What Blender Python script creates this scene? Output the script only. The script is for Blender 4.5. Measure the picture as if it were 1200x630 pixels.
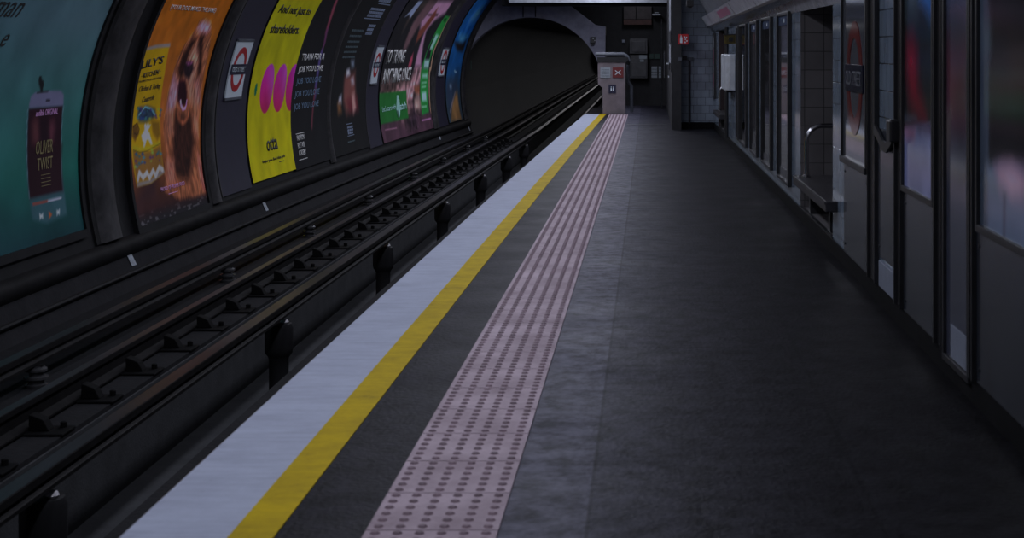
import bpy, bmesh, math, random
import numpy as np
from mathutils import Vector
random.seed(7)
for o in list(bpy.data.objects): bpy.data.objects.remove(o)
C = bpy.context.scene.collection
# ------------------------------------------------------------ camera
F, H = 1863.0, 1.467                       # focal length in pixels of a 1200 px frame, eye height
cam = bpy.data.cameras.new('camera'); co = bpy.data.objects.new('camera', cam); C.objects.link(co)
co.location = (0, 0, H); co.rotation_euler = (math.pi/2, 0, 0)
cam.sensor_width = 36; cam.lens = F/1200*36
cam.shift_x = (600-761)/1200; cam.shift_y = (54-315)/1200
cam.clip_start = .05; cam.clip_end = 200
cam.dof.use_dof = True; cam.dof.focus_distance = 20; cam.dof.aperture_fstop = 5.6
bpy.context.scene.camera = co
# ------------------------------------------------------------ view, world
vs = bpy.context.scene.view_settings
bpy.context.scene.display_settings.display_device = 'sRGB'
vs.view_transform = 'Standard'; vs.look = 'None'; vs.gamma = 1; vs.use_curve_mapping = False
vs.exposure = 0.0
w = bpy.data.worlds.new('world'); bpy.context.scene.world = w; w.use_nodes = True
w.node_tree.nodes['Background'].inputs[0].default_value = (.0098, .0098, .0103, 1)
w.node_tree.nodes['Background'].inputs[1].default_value = 1.0
# ------------------------------------------------------------ the tubes' light over the platform, plus added fill
def area(name, loc, sx, sy, power, col=(.81, .845, 1.0), rx=0, ry=0, spread=180):
    l = bpy.data.lights.new(name, 'AREA'); l.shape = 'RECTANGLE'; l.size = sx; l.size_y = sy
    l.energy = power; l.color = col; l.spread = math.radians(spread)
    o = bpy.data.objects.new(name, l); C.objects.link(o); o.location = loc
    o.rotation_euler = (rx, ry, 0); return o
LAMP_W = 36.0
for ly, lw in ((2.6, .85), (6.6, .9), (10.6, .95), (14.6, 1.0), (18.6, 1.0), (22.6, 1.1), (26.6, 1.2), (30.6, 1.4), (34.3, 1.5)):
    area('tube_or_fill_light', (-.95, ly, 3.1), .3, 3.4, LAMP_W*lw, ry=math.radians(8))
    area('tube_or_fill_light', (-2.5, ly, 3.45), .3, 3.4, LAMP_W*lw*.35)  # weaker row over the track, added as fill only
for ly in (46, 58, 70, 82, 94, 106, 118): area('tunnel_fill', (-2.85, ly, 2.0), .15, 11.5, 28.0, col=(.95, .95, 1)).data.specular_factor = .1  # unseen lights added to lift the dark tunnel lining
area('tube_or_fill_light', (-.3, 37.6, 2.95), .3, 1.0, 9.0)  # added fill light for the dark end room
# ------------------------------------------------------------ helpers
def lin(c):
    c = c/255.0
    return c/12.92 if c <= .04045 else ((c+.055)/1.055)**2.4
def S(r, g, b): return (lin(r), lin(g), lin(b))
def D(r, g, b, k=.62):                      # photographed tone -> surface colour under the hall's light
    return tuple(min(.92, lin(v)/k) for v in (r, g, b))
def XR(Y): return 1.40-.0085*Y              # the right wall closes in slightly
def TOPR(Y): return 1.90-.0065*Y
def RW(Y, n, z): return (XR(Y)-n, Y, z)     # point on the right wall, n metres proud of it
X0, Z0, R = -1.75, .5, 3.2                  # the station tube
def bend(Y): return .5*(max(0, Y)/38)**3
def sst(a, b, t):
    t = max(0, min(1, (t-a)/(b-a))); return t*t*(3-2*t)
def P(Y, s, off=0):                         # point on the tube, s = arc length above its widest line on the left
    th = s/R; r = R-off
    d = math.degrees(th)
    bx = bend(Y)*(1-sst(60, 100, d)) + (XR(Y)-1.195)*sst(95, 150, d)
    return (X0-r*math.cos(th)+bx, Y, Z0+r*math.sin(th))
def bt(Y): return .17*(max(0, Y)/32)**2     # slight bend of the platform edge and the track
def at(x, y, Y): return ((x-761)*Y/F, Y, H-(y-54)*Y/F)
class MB:
    def __init__(s): s.v=[]; s.f=[]; s.m=[]; s.cur=0
    def box(s, x0,x1,y0,y1,z0,z1, f=None, ny=1):
        x0,x1=min(x0,x1),max(x0,x1); y0,y1=min(y0,y1),max(y0,y1); z0,z1=min(z0,z1),max(z0,z1)
        b=len(s.v)
        for k in range(ny+1):
            y=y0+(y1-y0)*k/ny
            for (x,z) in ((x0,z0),(x1,z0),(x1,z1),(x0,z1)): s.v.append(f(x,y,z) if f else (x,y,z))
        q=[(b+3,b+2,b+1,b)]+[(b+4*ny,b+4*ny+1,b+4*ny+2,b+4*ny+3)]
        for k in range(ny):
            a=b+4*k
            for i in range(4):
                j=(i+1)%4; q.append((a+i,a+j,a+4+j,a+4+i))
        s.f+=q; s.m+=[s.cur]*len(q); return s
    def rw(s, Y0,Y1,n0,n1,z0,z1, ny=1):     # box on the right wall
        return s.box(n0,n1,Y0,Y1,z0,z1, f=lambda n,y,z: RW(y,n,z), ny=ny)
    def grid(s, fn, us, vs_):
        b=len(s.v)
        for u in us:
            for v in vs_: s.v.append(fn(u,v))
        n=len(vs_)
        for i in range(len(us)-1):
            for j in range(n-1):
                s.f.append((b+i*n+j,b+(i+1)*n+j,b+(i+1)*n+j+1,b+i*n+j+1)); s.m.append(s.cur)
        return s
    def pbox(s, Y0,Y1,s0,s1,o0,o1, nY=None, nS=20):   # curved slab on the tube
        nY=nY or max(1,int(abs(Y1-Y0)/.45)); b=len(s.v); W=(nS+1)*2
        for i in range(nY+1):
            for j in range(nS+1):
                for o in (o0,o1): s.v.append(P(Y0+(Y1-Y0)*i/nY, s0+(s1-s0)*j/nS, o))
        q=[]; I=lambda i,j,k: b+i*W+2*j+k
        for i in range(nY):
            for j in range(nS):
                for k in (0,1): q.append((I(i,j,k),I(i+1,j,k),I(i+1,j+1,k),I(i,j+1,k)))
            for j in (0,nS): q.append((I(i,j,0),I(i+1,j,0),I(i+1,j,1),I(i,j,1)))
        for j in range(nS):
            for i in (0,nY): q.append((I(i,j,0),I(i,j+1,0),I(i,j+1,1),I(i,j,1)))
        s.f+=q; s.m+=[s.cur]*len(q); return s
    def tube(s, pts, r, n=10, caps=True):
        pts=[Vector(p) for p in pts]; b=len(s.v); rr=r if isinstance(r,(list,tuple)) else [r]*len(pts)
        up=None
        for i,p in enumerate(pts):
            d=(pts[min(i+1,len(pts)-1)]-pts[max(i-1,0)]).normalized()
            if up is None: up=Vector((0,0,1)) if abs(d.z)<.9 else Vector((1,0,0))
            a=d.cross(up).normalized(); c=a.cross(d).normalized(); up=c
            for k in range(n):
                t=2*math.pi*k/n; s.v.append(tuple(p+a*math.cos(t)*rr[i]+c*math.sin(t)*rr[i]))
        for i in range(len(pts)-1):
            for k in range(n):
                j=(k+1)%n; s.f.append((b+i*n+k,b+i*n+j,b+(i+1)*n+j,b+(i+1)*n+k)); s.m.append(s.cur)
        if caps:
            s.f.append(tuple(b+k for k in reversed(range(n)))); e=b+(len(pts)-1)*n
            s.f.append(tuple(e+k for k in range(n))); s.m+=[s.cur]*2
        return s
    def lathe(s, c, prof, n=14):            # prof: (radius, z)
        b=len(s.v)
        for r,z in prof:
            for k in range(n):
                t=2*math.pi*k/n; s.v.append((c[0]+r*math.cos(t),c[1]+r*math.sin(t),c[2]+z))
        for i in range(len(prof)-1):
            for k in range(n):
                j=(k+1)%n; s.f.append((b+i*n+k,b+i*n+j,b+(i+1)*n+j,b+(i+1)*n+k)); s.m.append(s.cur)
        s.f.append(tuple(b+k for k in reversed(range(n)))); e=b+(len(prof)-1)*n
        s.f.append(tuple(e+k for k in range(n))); s.m+=[s.cur]*2
        return s
    def prism(s, poly, f, t0, t1):          # poly of (a,b); f(a,b,t)
        b=len(s.v); n=len(poly)
        for t in (t0,t1):
            for (a,c) in poly: s.v.append(f(a,c,t))
        s.f.append(tuple(b+i for i in range(n))); s.f.append(tuple(b+n+i for i in reversed(range(n))))
        for i in range(n):
            j=(i+1)%n; s.f.append((b+i,b+n+i,b+n+j,b+j))
        s.m+=[s.cur]*(n+2); return s
    def build(s, name, mats, parent=None, smooth=False, bevel=0):
        me=bpy.data.meshes.new(name); me.from_pydata(s.v,[],s.f)
        if not isinstance(mats,(list,tuple)): mats=[mats]
        for m in mats: me.materials.append(m)
        me.polygons.foreach_set('material_index', s.m)
        bm=bmesh.new(); bm.from_mesh(me); bmesh.ops.recalc_face_normals(bm, faces=bm.faces); bm.to_mesh(me); bm.free()
        if smooth:
            me.polygons.foreach_set('use_smooth',[True]*len(me.polygons))
            try: me.set_sharp_from_angle(angle=math.radians(40))
            except Exception: pass
        me.update()
        o=bpy.data.objects.new(name, me); C.objects.link(o)
        if parent is not None: attach(o, parent)
        if bevel:
            bv=o.modifiers.new('bevel','BEVEL'); bv.width=bevel; bv.segments=2; bv.limit_method='ANGLE'
        return o
def attach(o, p):
    o.parent = p
    o.matrix_parent_inverse = (p.matrix_basis.inverted() if p.parent is None else (p.parent.matrix_basis @ p.matrix_parent_inverse @ p.matrix_basis).inverted())
def tag(o, label=None, cat=None, group=None, kind=None):
    if label: o['label']=label
    if cat: o['category']=cat
    if group: o['group']=group
    if kind: o['kind']=kind
    return o
def struct(o): o['kind']='structure'; return o
def thing(name, loc, label, cat, group=None):
    o=bpy.data.objects.new(name,None); C.objects.link(o); o.location=loc; o.empty_display_size=.1
    return tag(o,label,cat,group)
def dup(root, loc, label=None):
    r=root.copy(); C.objects.link(r); r.location=loc
    if label: r['label']=label
    for ch in list(root.children):
        c=ch.copy(); C.objects.link(c); c.parent=r; c.matrix_parent_inverse=ch.matrix_parent_inverse.copy()
        for g in ch.children:
            d=g.copy(); C.objects.link(d); d.parent=c; d.matrix_parent_inverse=g.matrix_parent_inverse.copy()
    return r
# ------------------------------------------------------------ materials
def nodes(m): return m.node_tree.nodes, m.node_tree.links
def mat(name, col, rough=.6, metal=0, spec=.5, noise=0, nscale=8, bump=0, bscale=60, col2=None, coat=0, stretch=None):
    m=bpy.data.materials.new(name); m.use_nodes=True; n,l=nodes(m); b=n['Principled BSDF']
    b.inputs['Base Color'].default_value=(*col,1); b.inputs['Roughness'].default_value=rough
    b.inputs['Metallic'].default_value=metal; b.inputs['Specular IOR Level'].default_value=spec
    b.inputs['Coat Weight'].default_value=coat; b.inputs['Coat Roughness'].default_value=.05
    tc=n.new('ShaderNodeTexCoord'); vec=tc.outputs['Object']
    if stretch:
        mp=n.new('ShaderNodeMapping'); mp.inputs['Scale'].default_value=stretch; l.new(vec,mp.inputs[0]); vec=mp.outputs[0]
    if noise or col2:
        t=n.new('ShaderNodeTexNoise'); t.inputs['Scale'].default_value=nscale; t.inputs['Detail'].default_value=6; t.inputs['Roughness'].default_value=.65
        l.new(vec,t.inputs['Vector'])
        r=n.new('ShaderNodeValToRGB'); r.color_ramp.elements[0].position=.35; r.color_ramp.elements[1].position=.68
        c2=col2 or tuple(min(1,c*(1+noise)) for c in col); c1=col if col2 else tuple(c*(1-noise) for c in col)
        r.color_ramp.elements[0].color=(*c1,1); r.color_ramp.elements[1].color=(*c2,1)
        l.new(t.outputs['Fac'],r.inputs[0]); l.new(r.outputs[0],b.inputs['Base Color'])
    if bump:
        t2=n.new('ShaderNodeTexNoise'); t2.inputs['Scale'].default_value=bscale; t2.inputs['Detail'].default_value=4; l.new(vec,t2.inputs['Vector'])
        bp=n.new('ShaderNodeBump'); bp.inputs['Strength'].default_value=bump; bp.inputs['Distance'].default_value=.01
        l.new(t2.outputs['Fac'],bp.inputs['Height']); l.new(bp.outputs[0],b.inputs['Normal'])
    return m
def tile_mat(name, axes, col, mortar, tw=.152, th=.152, rough=.16, offset=.5, var=.12, oz=0.0):
    m=bpy.data.materials.new(name); m.use_nodes=True; n,l=nodes(m); b=n['Principled BSDF']
    tc=n.new('ShaderNodeTexCoord'); sp=n.new('ShaderNodeSeparateXYZ'); cb=n.new('ShaderNodeCombineXYZ')
    if axes=='uv': l.new(tc.outputs['UV'],sp.inputs[0]); a,c='X','Y'
    else: l.new(tc.outputs['Object'],sp.inputs[0]); a,c=axes
    l.new(sp.outputs[a],cb.inputs[0]); l.new(sp.outputs[c],cb.inputs[1])
    mp=n.new('ShaderNodeMapping'); mp.inputs['Location'].default_value=(0,oz,0); l.new(cb.outputs[0],mp.inputs[0])
    br=n.new('ShaderNodeTexBrick'); br.offset=offset; br.inputs['Scale'].default_value=1; br.inputs['Brick Width'].default_value=tw
    br.inputs['Row Height'].default_value=th; br.inputs['Mortar Size'].default_value=.0035; br.inputs['Mortar Smooth'].default_value=.3
    br.inputs['Color1'].default_value=(*[c*(1-var) for c in col],1); br.inputs['Color2'].default_value=(*[c*(1+var) for c in col],1)
    br.inputs['Mortar'].default_value=(*mortar,1); l.new(mp.outputs[0],br.inputs['Vector'])
    nz=n.new('ShaderNodeTexNoise'); nz.inputs['Scale'].default_value=3; l.new(tc.outputs['Object'],nz.inputs['Vector'])
    mx=n.new('ShaderNodeMix'); mx.data_type='RGBA'; mx.blend_type='MULTIPLY'; mx.inputs[0].default_value=.5
    rr=n.new('ShaderNodeValToRGB'); rr.color_ramp.elements[0].position=.3; rr.color_ramp.elements[0].color=(.45,.45,.45,1); rr.color_ramp.elements[1].position=.7
    l.new(nz.outputs['Fac'],rr.inputs[0]); l.new(br.outputs['Color'],mx.inputs[6]); l.new(rr.outputs[0],mx.inputs[7]); l.new(mx.outputs[2],b.inputs['Base Color'])
    b.inputs['Roughness'].default_value=rough
    bp=n.new('ShaderNodeBump'); bp.invert=True; bp.inputs['Strength'].default_value=.5; bp.inputs['Distance'].default_value=.004
    l.new(br.outputs['Fac'],bp.inputs['Height']); l.new(bp.outputs[0],b.inputs['Normal'])
    return m
def colmat(name, rough=.6, spec=.4):        # printed paper: the print lives in a colour attribute
    m=bpy.data.materials.new(name); m.use_nodes=True; n,l=nodes(m); b=n['Principled BSDF']
    a=n.new('ShaderNodeVertexColor'); a.layer_name='Print'
    t=n.new('ShaderNodeTexNoise'); t.inputs['Scale'].default_value=2.5; t.inputs['Detail'].default_value=5
    tc=n.new('ShaderNodeTexCoord'); l.new(tc.outputs['Object'],t.inputs['Vector'])
    r=n.new('ShaderNodeValToRGB'); r.color_ramp.elements[0].position=.3; r.color_ramp.elements[0].color=(.78,.78,.78,1); r.color_ramp.elements[1].position=.65
    l.new(t.outputs['Fac'],r.inputs[0])
    mx=n.new('ShaderNodeMix'); mx.data_type='RGBA'; mx.blend_type='MULTIPLY'; mx.inputs[0].default_value=1
    l.new(a.outputs[0],mx.inputs[6]); l.new(r.outputs[0],mx.inputs[7]); l.new(mx.outputs[2],b.inputs['Base Color'])
    b.inputs['Roughness'].default_value=rough; b.inputs['Specular IOR Level'].default_value=spec
    return m
M={}
M['black']=mat('black_enamel',(.0145,.0145,.016),.5,noise=.25,nscale=3,spec=.12)
M['iron']=mat('sooty_iron',(.016,.016,.017),.6,noise=.5,nscale=4,bump=.3,bscale=30,spec=.12)
M['rib']=mat('worn_rib_paint',(.016,.0155,.017),.5,col2=(.062,.058,.062),nscale=5,bump=.3,bscale=20)
M['apron']=mat('sooty_concrete',(.019,.0185,.021),.8,col2=(.028,.0275,.031),nscale=5,bump=.4,bscale=25,spec=.12)
M['ballast']=mat('grimy_track_bed',(.019,.019,.021),.9,col2=(.026,.0255,.028),nscale=6,bump=.6,bscale=30,spec=.12)
M['pit']=mat('pit_concrete',(.05,.051,.055),.9,col2=(.068,.07,.075),nscale=4,bump=.3,spec=.12)
M['railhead']=mat('polished_steel',(.20,.18,.195),.4,metal=1,noise=.3,nscale=6,stretch=(1,.1,1))
M['railrust']=mat('brown_rail_steel',(.013,.012,.0125),.7,metal=.3,noise=.4,spec=.12)
M['porcelain']=mat('glazed_insulator',(.8,.78,.82),.15)
M['pot']=mat('sooty_pot',(.022,.022,.024),.5,spec=.12)
M['lining']=mat('sooty_lining',(.045,.045,.047),.9,noise=.1)
M['ledge']=mat('sooty_ledge_paint',(.014,.0135,.0145),.7,noise=.35,nscale=5,spec=.1)
M['sticker']=mat('torn_sticker_paper',(.42,.46,.52),.7,noise=.3,nscale=40)
M['glass_print_reflections']=colmat('glazed_print_reflections',.12,.22); M['glass_print_reflections'].node_tree.nodes['Principled BSDF'].inputs['Coat Weight'].default_value=.0; M['glass_print_reflections'].node_tree.nodes['Principled BSDF'].inputs['Coat Roughness'].default_value=.06
M['enamel']=mat('vitreous_enamel',(.13,.14,.165),.10,spec=.6,coat=.5)
M['roundel_red']=mat('dark_roundel_red',(.20,.03,.025),.12,spec=.5)
M['roundel_blue']=mat('dark_roundel_blue',(.012,.013,.03),.15)
M['sign_red2']=mat('deep_red_sign',(.16,.02,.022),.4)
M['navy']=mat('navy_vinyl',D(27,25,40,.5),.5,noise=.15)
M['letter_white']=mat('white_ink',D(165,170,185,.4),.6)
M['letter_dim']=mat('grey_blue_ink',D(78,98,120,.4),.6)
M['letter_black']=mat('black_ink',D(22,22,22,.4),.6)
M['letter_pink']=mat('pink_ink',D(190,120,180,.4),.6)
M['letter_mint']=mat('mint_ink',D(125,180,160,.4),.6)
M['letter_gold']=mat('gold_ink',D(100,92,62,.4),.6)
M['sign_white']=mat('white_enamel',D(152,160,175,.42),.35)
M['sign_red']=mat('red_enamel',D(128,26,30,.42),.35)
M['sign_blue']=mat('navy_enamel',D(28,29,50),.35)
M['paper']=colmat('poster_paper',.7,.1)
M['tileYZ']=tile_mat('glazed_tile_side','YZ',(.25,.315,.40),(.03,.03,.035),rough=.12)
M['tileXZ']=tile_mat('glazed_tile_end','XZ',(.30,.355,.44),(.06,.065,.085),tw=.142,th=.138,rough=.35)
M['tileRec']=tile_mat('old_brown_tile','XZ',(.17,.16,.165),(.05,.05,.05),tw=.165,th=.158,rough=.35,offset=0)
M['tileUV']=tile_mat('vault_tile','uv',(.42,.44,.48),(.03,.03,.035))
M['skirt']=mat('black_trim_paint',(.024,.024,.027),.4,noise=.3)
M['foot']=mat('black_foot_skirting',(.008,.008,.009),.75,spec=.1,noise=.3)
M['steel']=mat('brushed_steel',(.45,.45,.48),.22,metal=1)
M['steeldark']=mat('dull_steel',(.07,.073,.08),.35,metal=.8,noise=.3)
M['clad']=mat('grey_enamel_panel',(.028,.033,.045),.26,noise=.3,nscale=2.5,stretch=(1,3,.6),coat=.3)
M['cladjoint']=mat('black_joint',(.022,.022,.025),.35)
M['patch']=mat('pale_patch_panel',(.26,.29,.37),.4,noise=.15)
M['glass_dark']=mat('poster_glass_dark',(.014,.014,.016),.035,spec=.6,coat=.5)
M['glass_map']=mat('glazed_map_sheet',(.05,.052,.06),.04,spec=.6,coat=.5,col2=(.085,.085,.10),nscale=9)
M['cream']=mat('cream_painted_board',D(96,88,92,.55),.6,noise=.18,nscale=5)
M['concrete']=mat('headwall_concrete',D(84,84,95,.28),.8,noise=.2,nscale=4,bump=.3)
M['darkwall']=mat('dark_painted_wall',(.016,.016,.018),.7,noise=.3)
M['cab']=mat('grey_steel_cabinet',(.07,.07,.077),.5,noise=.25,nscale=6)
M['duct']=mat('grey_duct_paint',(.10,.11,.135),.5,noise=.2)
M['paperplain']=mat('notice_paper',(.30,.34,.38),.6,noise=.15,nscale=20)
M['brownsign']=mat('brown_sign_face',(.062,.05,.05),.5,noise=.3,nscale=12)
M['brownred']=mat('brown_red_strip',(.075,.03,.025),.5,noise=.3)
M['green']=mat('dim_green_sign',(.03,.07,.055),.5)
M['yellow']=mat('dull_yellow_sign',(.12,.09,.015),.5,noise=.5,nscale=30)
M['pink']=mat('pink_print_reflection',(.45,.14,.25),.3)
M['lightbox']=mat('pale_sign_face',(.5,.53,.6),.25,noise=.2)
M['brown']=mat('brown_door_paint',(.045,.03,.032),.4)
M['silver']=mat('silver_hood_metal',(.62,.66,.72),.35,metal=.25,noise=.15)
M['blue_band']=mat('blue_header',(.03,.06,.14),.25)
# ---- platform floor
def floor_mat():
    m=bpy.data.materials.new('platform_asphalt'); m.use_nodes=True; n,l=nodes(m); b=n['Principled BSDF']
    tc=n.new('ShaderNodeTexCoord'); sp=n.new('ShaderNodeSeparateXYZ'); l.new(tc.outputs['Object'],sp.inputs[0])
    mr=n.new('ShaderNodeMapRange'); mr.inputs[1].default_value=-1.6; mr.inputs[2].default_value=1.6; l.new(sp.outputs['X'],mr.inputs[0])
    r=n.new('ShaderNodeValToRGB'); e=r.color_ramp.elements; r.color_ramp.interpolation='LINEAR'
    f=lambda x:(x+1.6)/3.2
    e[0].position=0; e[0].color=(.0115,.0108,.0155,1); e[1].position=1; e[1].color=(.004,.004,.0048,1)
    for x,c in ((-.60,(.0115,.0108,.0155)),(-.59,(.082,.081,.110)),(-.20,(.066,.066,.091)),(-.19,(.042,.042,.058)),(.12,(.0215,.021,.029)),(.6,(.0105,.0102,.0135))):  # pale border slab real; sheen beside it and fade to the wall painted in
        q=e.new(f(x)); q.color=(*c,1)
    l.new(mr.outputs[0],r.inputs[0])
    nz=n.new('ShaderNodeTexNoise'); nz.inputs['Scale'].default_value=9; nz.inputs['Detail'].default_value=8; nz.inputs['Roughness'].default_value=.72; l.new(tc.outputs['Object'],nz.inputs['Vector'])
    rr=n.new('ShaderNodeValToRGB'); rr.color_ramp.elements[0].position=.38; rr.color_ramp.elements[0].color=(.32,.32,.33,1); rr.color_ramp.elements[1].position=.62; rr.color_ramp.elements[1].color=(1.75,1.72,1.72,1)
    l.new(nz.outputs['Fac'],rr.inputs[0])
    mx=n.new('ShaderNodeMix'); mx.data_type='RGBA'; mx.blend_type='MULTIPLY'; mx.inputs[0].default_value=1
    l.new(r.outputs[0],mx.inputs[6]); l.new(rr.outputs[0],mx.inputs[7])
    # slab joints and worn streaks
    br=n.new('ShaderNodeTexBrick'); br.offset=.5; br.inputs['Scale'].default_value=1; br.inputs['Brick Width'].default_value=3.1; br.inputs['Row Height'].default_value=.9
    br.inputs['Mortar Size'].default_value=.006; br.inputs['Color1'].default_value=(1,1,1,1); br.inputs['Color2'].default_value=(.86,.86,.86,1); br.inputs['Mortar'].default_value=(.4,.4,.4,1)
    cb=n.new('ShaderNodeCombineXYZ'); l.new(sp.outputs['Y'],cb.inputs[0]); ad=n.new('ShaderNodeMath'); ad.operation='ADD'; ad.inputs[1].default_value=.19+1.8; l.new(sp.outputs['X'],ad.inputs[0]); l.new(ad.outputs[0],cb.inputs[1]); l.new(cb.outputs[0],br.inputs['Vector'])
    mx2=n.new('ShaderNodeMix'); mx2.data_type='RGBA'; mx2.blend_type='MULTIPLY'; mx2.inputs[0].default_value=.8
    l.new(mx.outputs[2],mx2.inputs[6]); l.new(br.outputs['Color'],mx2.inputs[7]); l.new(mx2.outputs[2],b.inputs['Base Color'])
    n3=n.new('ShaderNodeTexNoise'); n3.inputs['Scale'].default_value=2.2; n3.inputs['Detail'].default_value=5; l.new(tc.outputs['Object'],n3.inputs['Vector'])
    m3=n.new('ShaderNodeMapRange'); m3.inputs[1].default_value=.3; m3.inputs[2].default_value=.7; m3.inputs[3].default_value=.48; m3.inputs[4].default_value=.58; l.new(n3.outputs['Fac'],m3.inputs[0]); l.new(m3.outputs[0],b.inputs['Roughness'])
    n2=n.new('ShaderNodeTexNoise'); n2.inputs['Scale'].default_value=45; n2.inputs['Detail'].default_value=5; l.new(tc.outputs['Object'],n2.inputs['Vector'])
    bp=n.new('ShaderNodeBump'); bp.inputs['Strength'].default_value=.35; bp.inputs['Distance'].default_value=.01; l.new(n2.outputs['Fac'],bp.inputs['Height']); l.new(bp.outputs[0],b.inputs['Normal'])
    b.inputs['Specular IOR Level'].default_value=.06
    return m
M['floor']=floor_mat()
def paint(name, base, worn, under, thr=(.28,.36)):
    m=bpy.data.materials.new(name); m.use_nodes=True; n,l=nodes(m); b=n['Principled BSDF']
    tc=n.new('ShaderNodeTexCoord')
    a=n.new('ShaderNodeTexNoise'); a.inputs['Scale'].default_value=3.5; a.inputs['Detail'].default_value=8; a.inputs['Roughness'].default_value=.75; l.new(tc.outputs['Object'],a.inputs['Vector'])
    r=n.new('ShaderNodeValToRGB'); e=r.color_ramp.elements; e[0].position=thr[0]; e[0].color=(*under,1); e[1].position=.62; e[1].color=(*base,1)
    q=e.new(thr[1]); q.color=(*worn,1)
    l.new(a.outputs['Fac'],r.inputs[0])
    mp=n.new('ShaderNodeMapping'); mp.inputs['Scale'].default_value=(3,22,1); l.new(tc.outputs['Object'],mp.inputs[0])
    c=n.new('ShaderNodeTexNoise'); c.inputs['Scale'].default_value=1; c.inputs['Detail'].default_value=4; l.new(mp.outputs[0],c.inputs['Vector'])
    r2=n.new('ShaderNodeValToRGB'); r2.color_ramp.elements[0].position=.34; r2.color_ramp.elements[0].color=(.70,.70,.72,1); r2.color_ramp.elements[1].position=.56
    l.new(c.outputs['Fac'],r2.inputs[0])
    mx=n.new('ShaderNodeMix'); mx.data_type='RGBA'; mx.blend_type='MULTIPLY'; mx.inputs[0].default_value=.35
    l.new(r.outputs[0],mx.inputs[6]); l.new(r2.outputs[0],mx.inputs[7]); l.new(mx.outputs[2],b.inputs['Base Color'])
    b.inputs['Roughness'].default_value=.7; b.inputs['Specular IOR Level'].default_value=.12
    bp=n.new('ShaderNodeBump'); bp.inputs['Strength'].default_value=.3; bp.inputs['Distance'].default_value=.006; l.new(c.outputs['Fac'],bp.inputs['Height']); l.new(bp.outputs[0],b.inputs['Normal'])
    return m
M['white_line']=paint('worn_white_paint',(.46,.50,.62),(.40,.43,.54),(.20,.21,.26))
M['yellow_line']=paint('worn_yellow_paint',(.60,.42,.001),(.46,.32,.004),(.13,.10,.02),(.30,.40))
M['tactile']=mat('pink_tactile_concrete',(.33,.25,.285),.7,spec=.25,col2=(.54,.43,.49),nscale=3,bump=.25,bscale=70)
M['dome']=mat('worn_shaded_red_dome',(.22,.148,.18),.6,noise=.25,nscale=5)  # studs toned darker than the slab for wear and their painted shading
# =================================================== STRUCTURE
ys=[-1+i*1.0 for i in range(40)]
# platform slab with coping overhang
def ribbon(mb, x0, x1, z, Y0, Y1, b0=True, b1=True, th=.004, ny=40):
    mb.box(0,1,Y0,Y1,z-th,z, f=lambda a,y,zz: ((x0+(bt(y) if b0 else 0))*(1-a)+(x1+(bt(y) if b1 else 0))*a, y, zz), ny=ny); return mb
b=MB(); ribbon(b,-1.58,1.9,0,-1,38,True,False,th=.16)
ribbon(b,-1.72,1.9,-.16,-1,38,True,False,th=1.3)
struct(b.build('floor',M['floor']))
b=MB(); ribbon(b,-1.582,-1.262,.004,-1,34.3,th=.05,ny=60); struct(b.build('trim_1',M['white_line']))
b=MB(); ribbon(b,-1.262,-1.125,.004,-1,34.3,th=.004,ny=60); struct(b.build('trim_2',M['yellow_line']))
# track bed: bench, suicide pit, bench
b=MB()
def bedbox(x0,x1,z0,z1): b.box(x0,x1,-1,150,z0,z1,f=lambda x,y,z:(x+bt(min(y,38)),y,z),ny=151)
bedbox(-5.2,-3.34,-1.6,-.74); bedbox(-2.46,-1.70,-1.6,-.74)
b.cur=1; bedbox(-3.36,-2.44,-1.6,-1.32); bedbox(-3.345,-3.325,-1.32,-.77)
struct(b.build('track_bed',[M['ballast'],M['pit']]))
# left wall of the tube with a conduit ledge
def frange(a,b,n): return [a+(b-a)*i/n for i in range(n+1)]
b=MB(); Y_=frange(-1,38.2,40)
b.grid(lambda Y,s: P(Y,s,0), Y_, frange(-1.32,-.80,6)); b.cur=1; b.grid(lambda Y,s: P(Y,s,0), Y_, frange(-.80,3.4,40))
struct(b.build('wall_left',[M['apron'],M['black']],smooth=True))
o=MB().grid(lambda Y,s: P(Y,s,0), frange(-1,38.2,40), frange(3.4,8.757,60)).build('ceiling',M['tileUV'],smooth=True); struct(o)
me=o.data; uv=me.uv_layers.new(name='UVMap')
for lp in me.loops:
    v=me.vertices[lp.vertex_index].co; uv.data[lp.index].uv=(v.y, math.atan2(v.z-Z0,-(v.x-X0))*R)
b=MB()
prof=[(-.97,0),(-.94,.05),(-.90,.075),(-.86,.08),(-.82,.06),(-.80,.02),(-.79,0)]
Yl=frange(-1,38,40)
b.grid(lambda Y,k: P(Y,prof[int(k)][0],prof[int(k)][1]), Yl, list(range(len(prof))))
struct(b.build('trim_3',M['ledge'],smooth=True))
# headwall with the running tunnel's mouth
hx,hz,hr,HY=-2.856,.386,1.768,38.0
outline=[(-5.4,-1.6),(-1.06,-1.6),(-1.06,1.93),(-1.30,1.975),(-1.88,2.42),(-2.1,3.0),(-2.1,4.0),(-5.4,4.0)]
bm=bmesh.new()
def ring_poly(Yp):
    ov=[bm.verts.new((x,Yp,z)) for x,z in outline]
    n=72; iv=[bm.verts.new((hx+hr*math.cos(2*math.pi*i/n),Yp,hz+hr*math.sin(2*math.pi*i/n))) for i in range(n)]
    oe=[bm.edges.new((ov[i],ov[(i+1)%len(ov)])) for i in range(len(ov))]
    ie=[bm.edges.new((iv[i],iv[(i+1)%n])) for i in range(n)]
    bmesh.ops.triangle_fill(bm,use_beauty=True,edges=oe+ie)
    return ov,iv
ov,iv=ring_poly(HY); ov2,iv2=ring_poly(HY+.5)
for a_,c_ in ((ov,ov2),(iv,iv2)):
    for i in range(len(a_)):
        j=(i+1)%len(a_); bm.faces.new((a_[i],a_[j],c_[j],c_[i]))
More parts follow.
